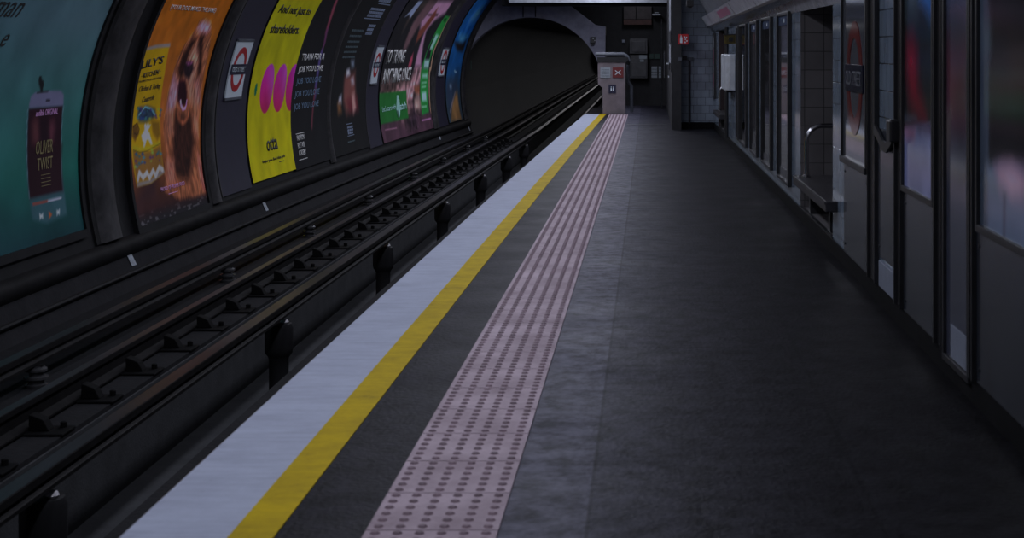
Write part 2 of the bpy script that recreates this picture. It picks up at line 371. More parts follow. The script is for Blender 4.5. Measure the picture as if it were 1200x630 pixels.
bmesh.ops.recalc_face_normals(bm,faces=bm.faces)
me=bpy.data.meshes.new('wall_back'); bm.to_mesh(me); bm.free(); me.materials.append(M['concrete'])
o=bpy.data.objects.new('wall_back',me); C.objects.link(o); struct(o)
b=MB(); b.grid(lambda Y,t: (hx+hr*math.cos(t), Y, hz+hr*math.sin(t)), frange(38.5,150,40), frange(-math.pi,math.pi,48))
struct(b.build('wall_tunnel',M['lining'],smooth=True))
for k,xx in enumerate((613,627.5)):
    p=at(xx,21,37.97); tag(MB().box(p[0]-.012,p[0]+.012,37.95,37.995,2.16,2.5).build('joint_strip',M['darkwall']),
      ['narrow dark joint strip down the concrete arch, left of its twin','narrow dark joint strip down the concrete arch, right of its twin'][k],'joint','joint strips on the concrete arch')
# beam across the end of the hall
b=MB(); b.box(-3.2,.42,36.2,36.6,2.46,2.9); struct(b.build('trim_4',M['lightbox']))
b=MB(); b.box(-3.4,.42,36.6,37.4,2.40,2.9); struct(b.build('trim_5',M['darkwall']))
# end room: dark rear wall, return wall, tiled end wall
b=MB(); b.box(-1.06,2.4,39.2,39.5,-.5,4); b.box(-2.6,-1.06,39.2,39.5,2.25,4); b.box(-1.9,-1.06,39.2,39.5,1.95,2.25); struct(b.build('wall_end',M['darkwall']))
b=MB(); b.box(-1.06,2.4,37.9,39.3,-.3,0); struct(b.build('floor_end',M['floor']))
b=MB(); b.box(.404,.56,27.95,39.2,0,4.0); struct(b.build('wall_return',M['darkwall']))
b=MB(); b.box(.56,2.1,28.3,28.6,0,3.6); struct(b.build('wall_tiled_end',M['tileXZ']))
b=MB(); b.box(.404,.56,27.85,28.3,0,3.6); struct(b.build('wall_corner',M['skirt']))
b=MB(); b.box(.555,XR(28.2),28.27,28.3,0,.115); struct(b.build('baseboard_end',M['foot']))
# right wall in three stretches with two recesses
b=MB()
def wallseg(Y0,Y1,z0=0,z1=None,n0=0,n1=-.8,ny=10):
    b.box(n0,n1,Y0,Y1,0,1,f=lambda n,y,z: RW(y,n, z0+(( (TOPR(y) if z1 is None else z1))-z0)*z),ny=ny)
wallseg(-1,11.3); wallseg(13.53,24.9); wallseg(27.0,28.35)
struct(b.build('wall_right',M['tileYZ']))
for k,(ya,yb) in enumerate(((11.3,13.53),(24.9,27.0))):
    b=MB(); b.rw(ya-.02,yb+.02,-.62,-.75,0,2.2); b.rw(ya+.001,yb-.002,0,-.62,0,.10); struct(b.build('wall_recess',M['tileRec']))
    b=MB(); b.rw(yb-.012,yb+.0,-.002,-.62,.10,TOPR(yb)); b.rw(ya,ya+.012,-.002,-.62,.10,TOPR(ya)); struct(b.build('wall_recess',M['tileRec']))
    b=MB(); b.rw(ya,yb,.008,-.02,.10,.112); struct(b.build('trim_6',M['steeldark']))
    b=MB(); b.rw(ya,yb,-.01,-.62,1.80,1.9); struct(b.build('trim_7',M['tileRec']))
b=MB(); b.rw(-1,28.3,0,.014,0,.10,ny=10); struct(b.build('baseboard_right',M['foot']))
# tiled slope above the wall
b=MB(); b.box(0,1,-1,28.3,0,1,f=lambda a,y,z: (XR(y)-.0-.10*z+.03*a, y, TOPR(y)+.105*z),ny=12); struct(b.build('trim_8',M['tileYZ']))
M['cast']=mat('black_cast_iron',(.007,.0068,.0072),.8,spec=.08)
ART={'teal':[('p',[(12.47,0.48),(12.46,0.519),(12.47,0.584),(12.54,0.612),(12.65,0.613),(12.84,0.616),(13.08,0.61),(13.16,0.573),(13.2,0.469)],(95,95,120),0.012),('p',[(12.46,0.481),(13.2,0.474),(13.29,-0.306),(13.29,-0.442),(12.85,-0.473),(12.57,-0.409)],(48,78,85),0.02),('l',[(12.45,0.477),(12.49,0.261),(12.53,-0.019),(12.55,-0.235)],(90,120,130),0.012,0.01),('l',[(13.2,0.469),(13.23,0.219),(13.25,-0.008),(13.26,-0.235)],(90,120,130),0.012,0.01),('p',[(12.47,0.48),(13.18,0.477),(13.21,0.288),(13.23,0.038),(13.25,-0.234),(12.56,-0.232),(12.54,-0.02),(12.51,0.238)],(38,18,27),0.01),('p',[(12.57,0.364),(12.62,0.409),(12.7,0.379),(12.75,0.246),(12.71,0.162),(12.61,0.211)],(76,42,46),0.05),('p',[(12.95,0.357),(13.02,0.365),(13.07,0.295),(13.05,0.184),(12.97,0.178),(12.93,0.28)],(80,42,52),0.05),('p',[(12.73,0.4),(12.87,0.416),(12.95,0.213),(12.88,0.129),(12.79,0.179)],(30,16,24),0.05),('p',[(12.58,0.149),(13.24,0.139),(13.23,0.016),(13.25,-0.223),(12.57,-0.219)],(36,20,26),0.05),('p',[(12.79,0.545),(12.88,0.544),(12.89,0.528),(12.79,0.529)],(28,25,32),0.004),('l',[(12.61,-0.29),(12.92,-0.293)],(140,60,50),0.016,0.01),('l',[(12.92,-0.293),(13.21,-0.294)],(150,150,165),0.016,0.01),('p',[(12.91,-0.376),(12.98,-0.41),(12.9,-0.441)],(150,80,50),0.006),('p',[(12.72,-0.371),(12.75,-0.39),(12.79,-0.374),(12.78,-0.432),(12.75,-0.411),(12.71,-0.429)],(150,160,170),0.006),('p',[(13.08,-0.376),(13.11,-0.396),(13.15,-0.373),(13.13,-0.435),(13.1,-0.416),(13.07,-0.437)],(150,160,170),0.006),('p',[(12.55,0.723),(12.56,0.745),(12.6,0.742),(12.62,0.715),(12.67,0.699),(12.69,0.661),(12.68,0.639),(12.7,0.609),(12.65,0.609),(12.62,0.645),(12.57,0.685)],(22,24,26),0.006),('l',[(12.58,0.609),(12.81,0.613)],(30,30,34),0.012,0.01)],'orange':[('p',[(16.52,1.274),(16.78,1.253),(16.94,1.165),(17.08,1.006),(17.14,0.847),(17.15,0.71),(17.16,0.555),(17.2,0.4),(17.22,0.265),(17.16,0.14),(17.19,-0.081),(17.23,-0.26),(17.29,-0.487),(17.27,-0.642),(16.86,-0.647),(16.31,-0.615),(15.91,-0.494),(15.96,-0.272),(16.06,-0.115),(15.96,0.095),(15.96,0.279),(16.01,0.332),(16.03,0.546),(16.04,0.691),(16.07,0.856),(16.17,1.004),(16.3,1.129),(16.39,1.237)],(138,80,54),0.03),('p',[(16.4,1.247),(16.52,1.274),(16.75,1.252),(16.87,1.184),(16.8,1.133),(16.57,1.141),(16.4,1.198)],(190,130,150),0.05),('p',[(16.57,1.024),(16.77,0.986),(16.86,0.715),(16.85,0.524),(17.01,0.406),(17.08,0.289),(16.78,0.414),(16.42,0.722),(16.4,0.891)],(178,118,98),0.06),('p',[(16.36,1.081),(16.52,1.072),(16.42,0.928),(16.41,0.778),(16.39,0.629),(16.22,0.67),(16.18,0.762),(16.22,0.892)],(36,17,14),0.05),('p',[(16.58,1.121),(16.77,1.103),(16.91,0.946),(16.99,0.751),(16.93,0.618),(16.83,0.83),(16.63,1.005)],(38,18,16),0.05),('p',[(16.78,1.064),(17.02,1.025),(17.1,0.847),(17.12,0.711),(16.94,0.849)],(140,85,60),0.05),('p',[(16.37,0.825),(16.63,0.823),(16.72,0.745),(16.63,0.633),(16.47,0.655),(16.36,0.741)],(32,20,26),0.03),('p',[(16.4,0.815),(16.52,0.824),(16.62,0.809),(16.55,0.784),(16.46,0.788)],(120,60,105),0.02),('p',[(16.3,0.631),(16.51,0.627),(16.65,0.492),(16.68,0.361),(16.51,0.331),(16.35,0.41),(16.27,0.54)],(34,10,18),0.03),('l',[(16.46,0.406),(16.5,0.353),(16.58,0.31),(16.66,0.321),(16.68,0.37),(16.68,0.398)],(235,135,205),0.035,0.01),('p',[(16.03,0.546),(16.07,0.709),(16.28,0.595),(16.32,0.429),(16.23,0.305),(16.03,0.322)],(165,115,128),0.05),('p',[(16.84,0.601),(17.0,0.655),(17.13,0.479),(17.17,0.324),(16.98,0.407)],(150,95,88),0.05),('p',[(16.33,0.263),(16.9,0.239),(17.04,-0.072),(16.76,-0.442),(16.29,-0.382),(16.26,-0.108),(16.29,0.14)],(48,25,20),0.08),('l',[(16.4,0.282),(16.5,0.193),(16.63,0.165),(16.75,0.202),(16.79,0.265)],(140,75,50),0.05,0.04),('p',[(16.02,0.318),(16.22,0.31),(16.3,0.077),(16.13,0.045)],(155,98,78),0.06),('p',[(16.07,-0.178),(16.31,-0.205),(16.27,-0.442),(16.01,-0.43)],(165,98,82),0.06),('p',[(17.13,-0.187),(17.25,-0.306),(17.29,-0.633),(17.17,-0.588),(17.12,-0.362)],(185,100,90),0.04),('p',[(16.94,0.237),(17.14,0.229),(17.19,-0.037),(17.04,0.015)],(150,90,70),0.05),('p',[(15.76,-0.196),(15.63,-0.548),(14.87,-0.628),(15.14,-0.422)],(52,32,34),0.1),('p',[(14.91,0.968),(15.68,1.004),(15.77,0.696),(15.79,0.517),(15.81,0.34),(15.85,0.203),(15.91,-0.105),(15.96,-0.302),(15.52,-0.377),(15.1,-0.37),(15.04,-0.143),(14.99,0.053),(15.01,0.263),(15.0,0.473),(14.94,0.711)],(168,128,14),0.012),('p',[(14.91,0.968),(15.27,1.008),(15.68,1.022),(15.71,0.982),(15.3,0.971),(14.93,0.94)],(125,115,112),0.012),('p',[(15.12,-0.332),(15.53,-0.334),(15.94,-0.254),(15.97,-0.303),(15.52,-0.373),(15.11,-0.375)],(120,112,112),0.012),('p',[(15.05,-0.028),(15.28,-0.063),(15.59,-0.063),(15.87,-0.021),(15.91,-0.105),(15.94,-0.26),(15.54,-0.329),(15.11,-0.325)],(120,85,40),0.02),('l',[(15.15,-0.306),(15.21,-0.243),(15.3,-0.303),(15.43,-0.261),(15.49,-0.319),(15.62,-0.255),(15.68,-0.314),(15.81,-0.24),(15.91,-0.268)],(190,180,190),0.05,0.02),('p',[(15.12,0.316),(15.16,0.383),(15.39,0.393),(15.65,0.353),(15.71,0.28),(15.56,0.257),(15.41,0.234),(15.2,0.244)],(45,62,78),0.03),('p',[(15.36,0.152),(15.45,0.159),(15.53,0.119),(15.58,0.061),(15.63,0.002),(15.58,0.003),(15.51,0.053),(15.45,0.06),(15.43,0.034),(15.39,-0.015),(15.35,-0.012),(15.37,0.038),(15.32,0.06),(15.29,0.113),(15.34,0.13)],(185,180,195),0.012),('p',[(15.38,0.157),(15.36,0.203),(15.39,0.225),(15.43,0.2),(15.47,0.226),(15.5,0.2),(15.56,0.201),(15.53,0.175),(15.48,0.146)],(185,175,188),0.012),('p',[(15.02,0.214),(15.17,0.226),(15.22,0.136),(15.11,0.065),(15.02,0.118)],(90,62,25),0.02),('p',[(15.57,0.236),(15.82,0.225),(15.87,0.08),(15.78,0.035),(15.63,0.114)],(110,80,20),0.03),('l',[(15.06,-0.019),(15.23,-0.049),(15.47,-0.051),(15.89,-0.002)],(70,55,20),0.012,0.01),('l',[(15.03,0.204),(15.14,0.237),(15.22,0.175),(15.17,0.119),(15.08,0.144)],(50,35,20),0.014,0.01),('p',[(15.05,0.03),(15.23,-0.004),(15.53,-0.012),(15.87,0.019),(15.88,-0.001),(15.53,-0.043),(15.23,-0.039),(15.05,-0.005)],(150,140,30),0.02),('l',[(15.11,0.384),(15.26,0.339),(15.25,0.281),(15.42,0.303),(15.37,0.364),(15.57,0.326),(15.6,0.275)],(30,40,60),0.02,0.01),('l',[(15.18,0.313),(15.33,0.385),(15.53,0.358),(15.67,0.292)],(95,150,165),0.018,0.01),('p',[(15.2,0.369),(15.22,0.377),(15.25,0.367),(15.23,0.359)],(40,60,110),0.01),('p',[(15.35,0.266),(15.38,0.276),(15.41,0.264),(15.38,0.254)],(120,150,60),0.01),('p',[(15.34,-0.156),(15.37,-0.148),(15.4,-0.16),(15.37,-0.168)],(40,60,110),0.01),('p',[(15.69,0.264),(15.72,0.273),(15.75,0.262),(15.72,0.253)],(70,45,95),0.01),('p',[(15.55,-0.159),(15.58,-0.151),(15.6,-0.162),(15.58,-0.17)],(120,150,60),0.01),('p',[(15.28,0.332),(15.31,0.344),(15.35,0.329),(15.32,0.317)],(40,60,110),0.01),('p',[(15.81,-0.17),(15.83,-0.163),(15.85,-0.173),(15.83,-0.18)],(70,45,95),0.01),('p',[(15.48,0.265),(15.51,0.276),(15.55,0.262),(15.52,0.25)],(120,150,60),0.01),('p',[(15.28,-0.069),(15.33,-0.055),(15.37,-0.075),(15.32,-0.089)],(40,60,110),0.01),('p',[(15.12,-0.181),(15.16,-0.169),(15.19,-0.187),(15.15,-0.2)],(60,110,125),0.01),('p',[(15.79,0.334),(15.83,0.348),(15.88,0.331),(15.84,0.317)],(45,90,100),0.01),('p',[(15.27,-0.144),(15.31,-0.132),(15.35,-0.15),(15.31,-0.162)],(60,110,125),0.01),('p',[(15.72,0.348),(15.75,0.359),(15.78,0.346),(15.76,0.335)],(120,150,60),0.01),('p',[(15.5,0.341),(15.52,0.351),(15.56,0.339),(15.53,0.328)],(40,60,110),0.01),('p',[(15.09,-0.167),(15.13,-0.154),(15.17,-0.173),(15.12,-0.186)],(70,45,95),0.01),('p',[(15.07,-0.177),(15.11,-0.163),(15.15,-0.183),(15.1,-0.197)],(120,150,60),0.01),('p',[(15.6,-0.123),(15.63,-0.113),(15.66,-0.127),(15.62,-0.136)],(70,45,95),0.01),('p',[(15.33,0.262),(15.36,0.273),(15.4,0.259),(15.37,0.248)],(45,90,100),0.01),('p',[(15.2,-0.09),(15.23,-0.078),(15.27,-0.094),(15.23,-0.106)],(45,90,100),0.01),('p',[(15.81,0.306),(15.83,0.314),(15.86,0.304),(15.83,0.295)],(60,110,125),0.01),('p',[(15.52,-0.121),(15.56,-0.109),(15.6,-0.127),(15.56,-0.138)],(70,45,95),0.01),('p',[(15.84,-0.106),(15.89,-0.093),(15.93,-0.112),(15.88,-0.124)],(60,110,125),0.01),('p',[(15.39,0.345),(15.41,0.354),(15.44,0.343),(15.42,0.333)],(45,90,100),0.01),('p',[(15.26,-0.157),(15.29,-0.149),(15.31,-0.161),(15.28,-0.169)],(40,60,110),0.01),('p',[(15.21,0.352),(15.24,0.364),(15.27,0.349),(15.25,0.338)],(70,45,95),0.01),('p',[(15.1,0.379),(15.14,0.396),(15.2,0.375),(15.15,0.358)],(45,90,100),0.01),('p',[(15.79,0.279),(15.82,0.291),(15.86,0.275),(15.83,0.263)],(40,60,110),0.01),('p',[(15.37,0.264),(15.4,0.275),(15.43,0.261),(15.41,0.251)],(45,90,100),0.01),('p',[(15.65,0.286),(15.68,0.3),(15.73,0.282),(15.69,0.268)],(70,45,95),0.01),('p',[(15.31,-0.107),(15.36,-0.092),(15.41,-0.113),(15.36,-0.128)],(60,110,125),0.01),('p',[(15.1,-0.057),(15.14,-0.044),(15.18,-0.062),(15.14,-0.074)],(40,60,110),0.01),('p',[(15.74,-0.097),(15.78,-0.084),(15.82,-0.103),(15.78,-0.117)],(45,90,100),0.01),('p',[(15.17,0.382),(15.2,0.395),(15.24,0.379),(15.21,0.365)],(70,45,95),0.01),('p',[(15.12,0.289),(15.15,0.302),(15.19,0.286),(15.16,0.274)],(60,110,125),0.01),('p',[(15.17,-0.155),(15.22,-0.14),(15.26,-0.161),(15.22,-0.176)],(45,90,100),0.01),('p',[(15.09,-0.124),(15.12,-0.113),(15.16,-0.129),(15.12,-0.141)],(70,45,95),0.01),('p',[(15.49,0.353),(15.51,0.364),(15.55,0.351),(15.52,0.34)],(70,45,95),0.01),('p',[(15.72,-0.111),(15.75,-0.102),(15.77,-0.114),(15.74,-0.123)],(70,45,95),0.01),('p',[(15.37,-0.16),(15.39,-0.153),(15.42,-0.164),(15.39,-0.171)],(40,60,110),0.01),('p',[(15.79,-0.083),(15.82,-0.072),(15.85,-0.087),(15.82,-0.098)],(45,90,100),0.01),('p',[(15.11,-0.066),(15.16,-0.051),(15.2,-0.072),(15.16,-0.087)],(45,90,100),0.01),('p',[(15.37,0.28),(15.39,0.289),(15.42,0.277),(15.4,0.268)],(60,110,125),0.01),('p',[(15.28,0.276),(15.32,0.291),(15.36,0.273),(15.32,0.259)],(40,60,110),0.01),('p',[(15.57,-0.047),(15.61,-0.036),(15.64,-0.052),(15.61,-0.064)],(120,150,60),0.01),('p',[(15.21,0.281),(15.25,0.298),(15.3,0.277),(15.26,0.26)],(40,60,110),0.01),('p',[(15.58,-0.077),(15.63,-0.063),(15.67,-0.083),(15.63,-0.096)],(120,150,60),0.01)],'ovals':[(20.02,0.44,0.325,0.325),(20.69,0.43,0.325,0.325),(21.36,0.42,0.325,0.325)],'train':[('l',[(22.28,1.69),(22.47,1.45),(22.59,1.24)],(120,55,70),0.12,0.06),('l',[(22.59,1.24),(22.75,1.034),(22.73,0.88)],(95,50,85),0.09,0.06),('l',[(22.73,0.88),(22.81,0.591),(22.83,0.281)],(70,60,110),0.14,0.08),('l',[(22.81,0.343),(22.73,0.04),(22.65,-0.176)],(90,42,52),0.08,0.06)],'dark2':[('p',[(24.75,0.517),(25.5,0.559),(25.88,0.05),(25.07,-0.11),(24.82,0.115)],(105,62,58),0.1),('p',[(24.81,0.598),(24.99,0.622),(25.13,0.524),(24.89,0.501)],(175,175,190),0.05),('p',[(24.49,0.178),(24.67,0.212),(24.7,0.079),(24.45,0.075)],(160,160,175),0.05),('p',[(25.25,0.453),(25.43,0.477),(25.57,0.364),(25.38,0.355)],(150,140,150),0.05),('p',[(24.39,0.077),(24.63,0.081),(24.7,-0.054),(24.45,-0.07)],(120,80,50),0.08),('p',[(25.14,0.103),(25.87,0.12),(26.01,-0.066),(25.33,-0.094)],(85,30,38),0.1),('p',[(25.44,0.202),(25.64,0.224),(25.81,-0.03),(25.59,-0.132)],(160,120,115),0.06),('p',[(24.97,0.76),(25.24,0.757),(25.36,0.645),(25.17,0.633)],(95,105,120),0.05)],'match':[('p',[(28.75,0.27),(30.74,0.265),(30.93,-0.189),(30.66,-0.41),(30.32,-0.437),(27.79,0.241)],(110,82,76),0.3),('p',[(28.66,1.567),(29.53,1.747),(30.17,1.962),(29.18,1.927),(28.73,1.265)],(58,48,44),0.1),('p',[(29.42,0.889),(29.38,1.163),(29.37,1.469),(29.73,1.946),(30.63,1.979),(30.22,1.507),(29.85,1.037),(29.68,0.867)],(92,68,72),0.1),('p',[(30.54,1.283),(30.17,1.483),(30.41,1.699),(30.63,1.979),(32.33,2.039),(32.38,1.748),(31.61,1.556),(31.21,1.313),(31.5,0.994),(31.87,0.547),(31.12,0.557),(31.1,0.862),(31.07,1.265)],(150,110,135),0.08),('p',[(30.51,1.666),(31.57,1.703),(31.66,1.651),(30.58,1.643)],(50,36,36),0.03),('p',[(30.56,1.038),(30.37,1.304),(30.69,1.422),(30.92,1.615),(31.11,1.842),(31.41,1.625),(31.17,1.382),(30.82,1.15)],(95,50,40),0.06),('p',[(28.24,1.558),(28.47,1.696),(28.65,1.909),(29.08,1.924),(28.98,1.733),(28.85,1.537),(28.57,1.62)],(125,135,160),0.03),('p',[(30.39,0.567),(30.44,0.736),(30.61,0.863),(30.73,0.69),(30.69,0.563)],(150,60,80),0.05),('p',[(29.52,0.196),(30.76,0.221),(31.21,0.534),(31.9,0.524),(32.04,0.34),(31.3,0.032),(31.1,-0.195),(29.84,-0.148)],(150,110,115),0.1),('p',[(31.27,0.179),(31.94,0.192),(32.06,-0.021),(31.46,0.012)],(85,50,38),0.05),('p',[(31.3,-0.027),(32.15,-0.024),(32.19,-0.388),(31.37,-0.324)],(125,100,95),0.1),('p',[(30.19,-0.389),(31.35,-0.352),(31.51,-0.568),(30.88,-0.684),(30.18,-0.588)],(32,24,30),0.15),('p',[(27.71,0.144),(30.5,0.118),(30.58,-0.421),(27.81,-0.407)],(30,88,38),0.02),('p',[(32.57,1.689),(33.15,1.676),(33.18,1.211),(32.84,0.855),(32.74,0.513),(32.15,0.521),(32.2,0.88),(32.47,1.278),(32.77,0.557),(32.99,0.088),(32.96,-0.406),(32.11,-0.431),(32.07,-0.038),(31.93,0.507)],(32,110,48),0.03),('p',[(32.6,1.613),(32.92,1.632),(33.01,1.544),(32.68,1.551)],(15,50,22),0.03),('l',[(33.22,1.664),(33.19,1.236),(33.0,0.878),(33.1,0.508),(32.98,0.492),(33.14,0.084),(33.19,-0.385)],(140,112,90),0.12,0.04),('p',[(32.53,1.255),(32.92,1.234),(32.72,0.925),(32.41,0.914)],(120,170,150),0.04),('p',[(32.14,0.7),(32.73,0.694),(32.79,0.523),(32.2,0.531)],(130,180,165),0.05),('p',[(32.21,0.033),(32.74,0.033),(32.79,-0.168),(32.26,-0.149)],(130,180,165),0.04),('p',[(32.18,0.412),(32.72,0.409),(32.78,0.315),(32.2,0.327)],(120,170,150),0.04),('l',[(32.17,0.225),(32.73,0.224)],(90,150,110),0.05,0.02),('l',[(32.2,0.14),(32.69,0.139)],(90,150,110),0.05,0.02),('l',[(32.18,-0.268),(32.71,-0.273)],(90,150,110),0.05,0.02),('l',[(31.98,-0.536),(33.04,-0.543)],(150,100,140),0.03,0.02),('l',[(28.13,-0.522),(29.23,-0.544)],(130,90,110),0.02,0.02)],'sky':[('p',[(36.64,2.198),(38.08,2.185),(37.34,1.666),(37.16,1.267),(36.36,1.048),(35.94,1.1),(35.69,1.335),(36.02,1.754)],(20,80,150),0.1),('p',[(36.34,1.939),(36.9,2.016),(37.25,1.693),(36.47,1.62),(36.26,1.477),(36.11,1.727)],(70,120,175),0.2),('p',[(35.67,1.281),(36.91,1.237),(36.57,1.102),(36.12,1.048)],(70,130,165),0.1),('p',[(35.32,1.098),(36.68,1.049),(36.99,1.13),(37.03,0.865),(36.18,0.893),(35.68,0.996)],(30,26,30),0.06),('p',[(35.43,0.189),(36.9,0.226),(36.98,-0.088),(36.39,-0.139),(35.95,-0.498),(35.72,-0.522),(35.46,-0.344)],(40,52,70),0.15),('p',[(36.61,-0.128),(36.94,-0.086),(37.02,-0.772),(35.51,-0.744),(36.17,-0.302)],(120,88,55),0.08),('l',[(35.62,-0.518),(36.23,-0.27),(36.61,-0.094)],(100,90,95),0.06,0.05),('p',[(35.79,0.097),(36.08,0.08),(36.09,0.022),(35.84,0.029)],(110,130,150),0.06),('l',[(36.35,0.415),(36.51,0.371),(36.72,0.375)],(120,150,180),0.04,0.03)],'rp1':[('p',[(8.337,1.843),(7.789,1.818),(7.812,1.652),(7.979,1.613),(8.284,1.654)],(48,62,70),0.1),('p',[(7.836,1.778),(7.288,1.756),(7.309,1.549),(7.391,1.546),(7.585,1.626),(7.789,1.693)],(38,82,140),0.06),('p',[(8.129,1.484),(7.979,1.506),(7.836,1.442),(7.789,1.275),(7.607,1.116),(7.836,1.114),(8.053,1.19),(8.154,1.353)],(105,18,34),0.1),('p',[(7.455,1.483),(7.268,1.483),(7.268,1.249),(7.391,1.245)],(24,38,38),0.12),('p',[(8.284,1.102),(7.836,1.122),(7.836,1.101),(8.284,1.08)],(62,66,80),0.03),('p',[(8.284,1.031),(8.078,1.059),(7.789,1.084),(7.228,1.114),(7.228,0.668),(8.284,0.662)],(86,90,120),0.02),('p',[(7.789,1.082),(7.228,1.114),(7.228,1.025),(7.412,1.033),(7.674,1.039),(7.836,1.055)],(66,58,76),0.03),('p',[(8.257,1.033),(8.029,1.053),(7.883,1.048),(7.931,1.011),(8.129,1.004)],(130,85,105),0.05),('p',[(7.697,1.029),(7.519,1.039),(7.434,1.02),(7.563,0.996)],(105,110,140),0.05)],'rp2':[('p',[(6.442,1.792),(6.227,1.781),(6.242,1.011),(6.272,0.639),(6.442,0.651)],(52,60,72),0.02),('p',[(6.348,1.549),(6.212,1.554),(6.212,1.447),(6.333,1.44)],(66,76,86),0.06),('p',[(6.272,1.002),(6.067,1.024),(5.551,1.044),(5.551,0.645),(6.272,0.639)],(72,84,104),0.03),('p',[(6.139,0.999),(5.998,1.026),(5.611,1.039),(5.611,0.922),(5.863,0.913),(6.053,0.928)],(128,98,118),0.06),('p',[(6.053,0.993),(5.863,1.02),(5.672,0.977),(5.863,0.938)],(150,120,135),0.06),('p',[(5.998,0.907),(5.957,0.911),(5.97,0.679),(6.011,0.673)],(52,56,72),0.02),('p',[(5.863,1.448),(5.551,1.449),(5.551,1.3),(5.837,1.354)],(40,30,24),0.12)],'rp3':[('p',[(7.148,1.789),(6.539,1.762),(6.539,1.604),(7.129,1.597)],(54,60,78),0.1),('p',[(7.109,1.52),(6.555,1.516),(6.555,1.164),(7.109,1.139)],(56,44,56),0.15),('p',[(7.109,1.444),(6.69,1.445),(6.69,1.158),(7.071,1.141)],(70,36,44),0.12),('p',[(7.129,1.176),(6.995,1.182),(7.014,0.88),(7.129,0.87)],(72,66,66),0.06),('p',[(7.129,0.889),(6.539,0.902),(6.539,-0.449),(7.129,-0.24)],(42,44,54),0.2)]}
# =================================================== TACTILE STRIP
t=thing('tactile_paving',(-.656,2,0),'pink studded tactile paving strip running along the platform behind the yellow line','paving')
b=MB(); y=2.0
while y<33.7:
    b.box(-.856,-.456,y+.004,y+.396,0.0,.007); y+=.4
b.build('slab',M['tactile'],t)
b=MB(); nrow=int(31.9/.0667)
for r_ in range(nrow):
    yy=2.033+r_*.06667
    for c_ in range(6):
        xx=-.856+.0333+c_*.0667
        seg=8 if yy<12 else 6
        base=len(b.v); 
        for (rad,zz) in ((.0165,.007),(.010,.0135)):
            for k in range(seg):
                a=2*math.pi*k/seg; b.v.append((xx+rad*math.cos(a),yy+rad*math.sin(a),zz))
        for k in range(seg):
            j=(k+1)%seg; b.f.append((base+k,base+j,base+seg+j,base+seg+k)); b.m.append(0)
        b.f.append(tuple(base+seg+k for k in range(seg))); b.m.append(0)
tag(b.build('stud',M['dome'],t),'rows of small raised reddish studs',kind='stuff')
# =================================================== TRACK
def rail(name,x,ztop,h,label,head=.07,foot=.14,cond=False):
    t=thing(name,(x,0,ztop-h),label,'rail')
    prof=[(-foot/2,0),(foot/2,0),(foot/2,.012),(.012,.03),(.012,h-.045),(head/2,h-.035),(head/2,h-.003),(-head/2,h-.003),(-head/2,h-.035),(-.012,h-.045),(-.012,.03),(-foot/2,.012)]
    if cond: prof=[(-foot/2,0),(foot/2,0),(foot/2,.02),(.03,.035),(.03,h-.05),(head/2,h-.04),(head/2,h-.003),(-head/2,h-.003),(-head/2,h-.04),(-.03,h-.05),(-.03,.035),(-foot/2,.02)]
    b=MB(); n=len(prof); Y_=frange(-1,110,74)
    for Y in Y_:
        for (a,z) in prof: b.v.append((x+a+bt(min(Y,38)),Y,ztop-h+z))
    for i in range(len(Y_)-1):
        for k in range(n):
            j=(k+1)%n; b.f.append((i*n+k,i*n+j,(i+1)*n+j,(i+1)*n+k)); b.m.append(0)
    b.f.append(tuple(range(n))); b.m.append(0)
    b.build('rail_web',M['railrust'],t)
    b=MB(); b.box(x-head*.42,x+head*.42,-1,110,ztop-.003,ztop,f=lambda a,y,z:(a+bt(min(y,38)),y,z),ny=40)
    b.build('rail_head',M['railhead'] if not cond else M['railhead2'],t)
M['railhead2']=mat('dull_steel_head',(.12,.11,.12),.35,metal=.9,noise=.4,nscale=5,stretch=(1,.1,1))
rail('running_rail',-3.62,-.573,.15,'steel running rail with a bright worn top, nearer the poster wall')
rail('running_rail',-2.185,-.573,.15,'steel running rail tucked close under the platform edge')
rail('conductor_rail',-2.90,-.535,.10,'dark conductor rail over the pit between the two running rails',head=.10,foot=.11,cond=True)
rail('conductor_rail',-4.03,-.497,.10,'dark conductor rail on insulators at the foot of the poster wall',head=.09,foot=.10,cond=True)
# insulator posts under the middle conductor rail
def ins_post(loc,label):
    t=thing('insulator_post',loc,label,'post','insulator posts in the pit')
    x,y,z=loc
    b=MB(); b.lathe((x,y,z),[(.11,0),(.10,.03),(.078,.06),(.078,.32),(.085,.34)]); b.build('shaft',M['pot'],t,smooth=True)
    b=MB(); b.lathe((x,y,z),[(.085,.34),(.108,.37),(.112,.40),(.112,.56),(.10,.595),(.06,.607)]); b.build('head',M['pot'],t,smooth=True)
    b=MB(); b.lathe((x+.05,y-.02,z),[(.024,.60),(.034,.612),(.026,.629),(.008,.636)],n=10); b.build('cap',M['porcelain'],t,smooth=True)
    return t
PY=[7.66,12.46,17.2,21.9,26.5,30.8,34.6]
where=['nearest to the viewer','second nearest along the pit','third along the pit','fourth along the pit','fifth along the pit','last but one before the tunnel','farthest, by the tunnel mouth']
def plabel(i): return 'dark insulator post with a pale cap in the pit, '+where[i]
p0=ins_post((0,0,-1.32),plabel(0))
for i,Y in enumerate(PY):
    o=p0 if i==0 else dup(p0,(0,0,0))
    o.location=(-2.93+bt(Y),Y,-1.30); o['label']=plabel(i)
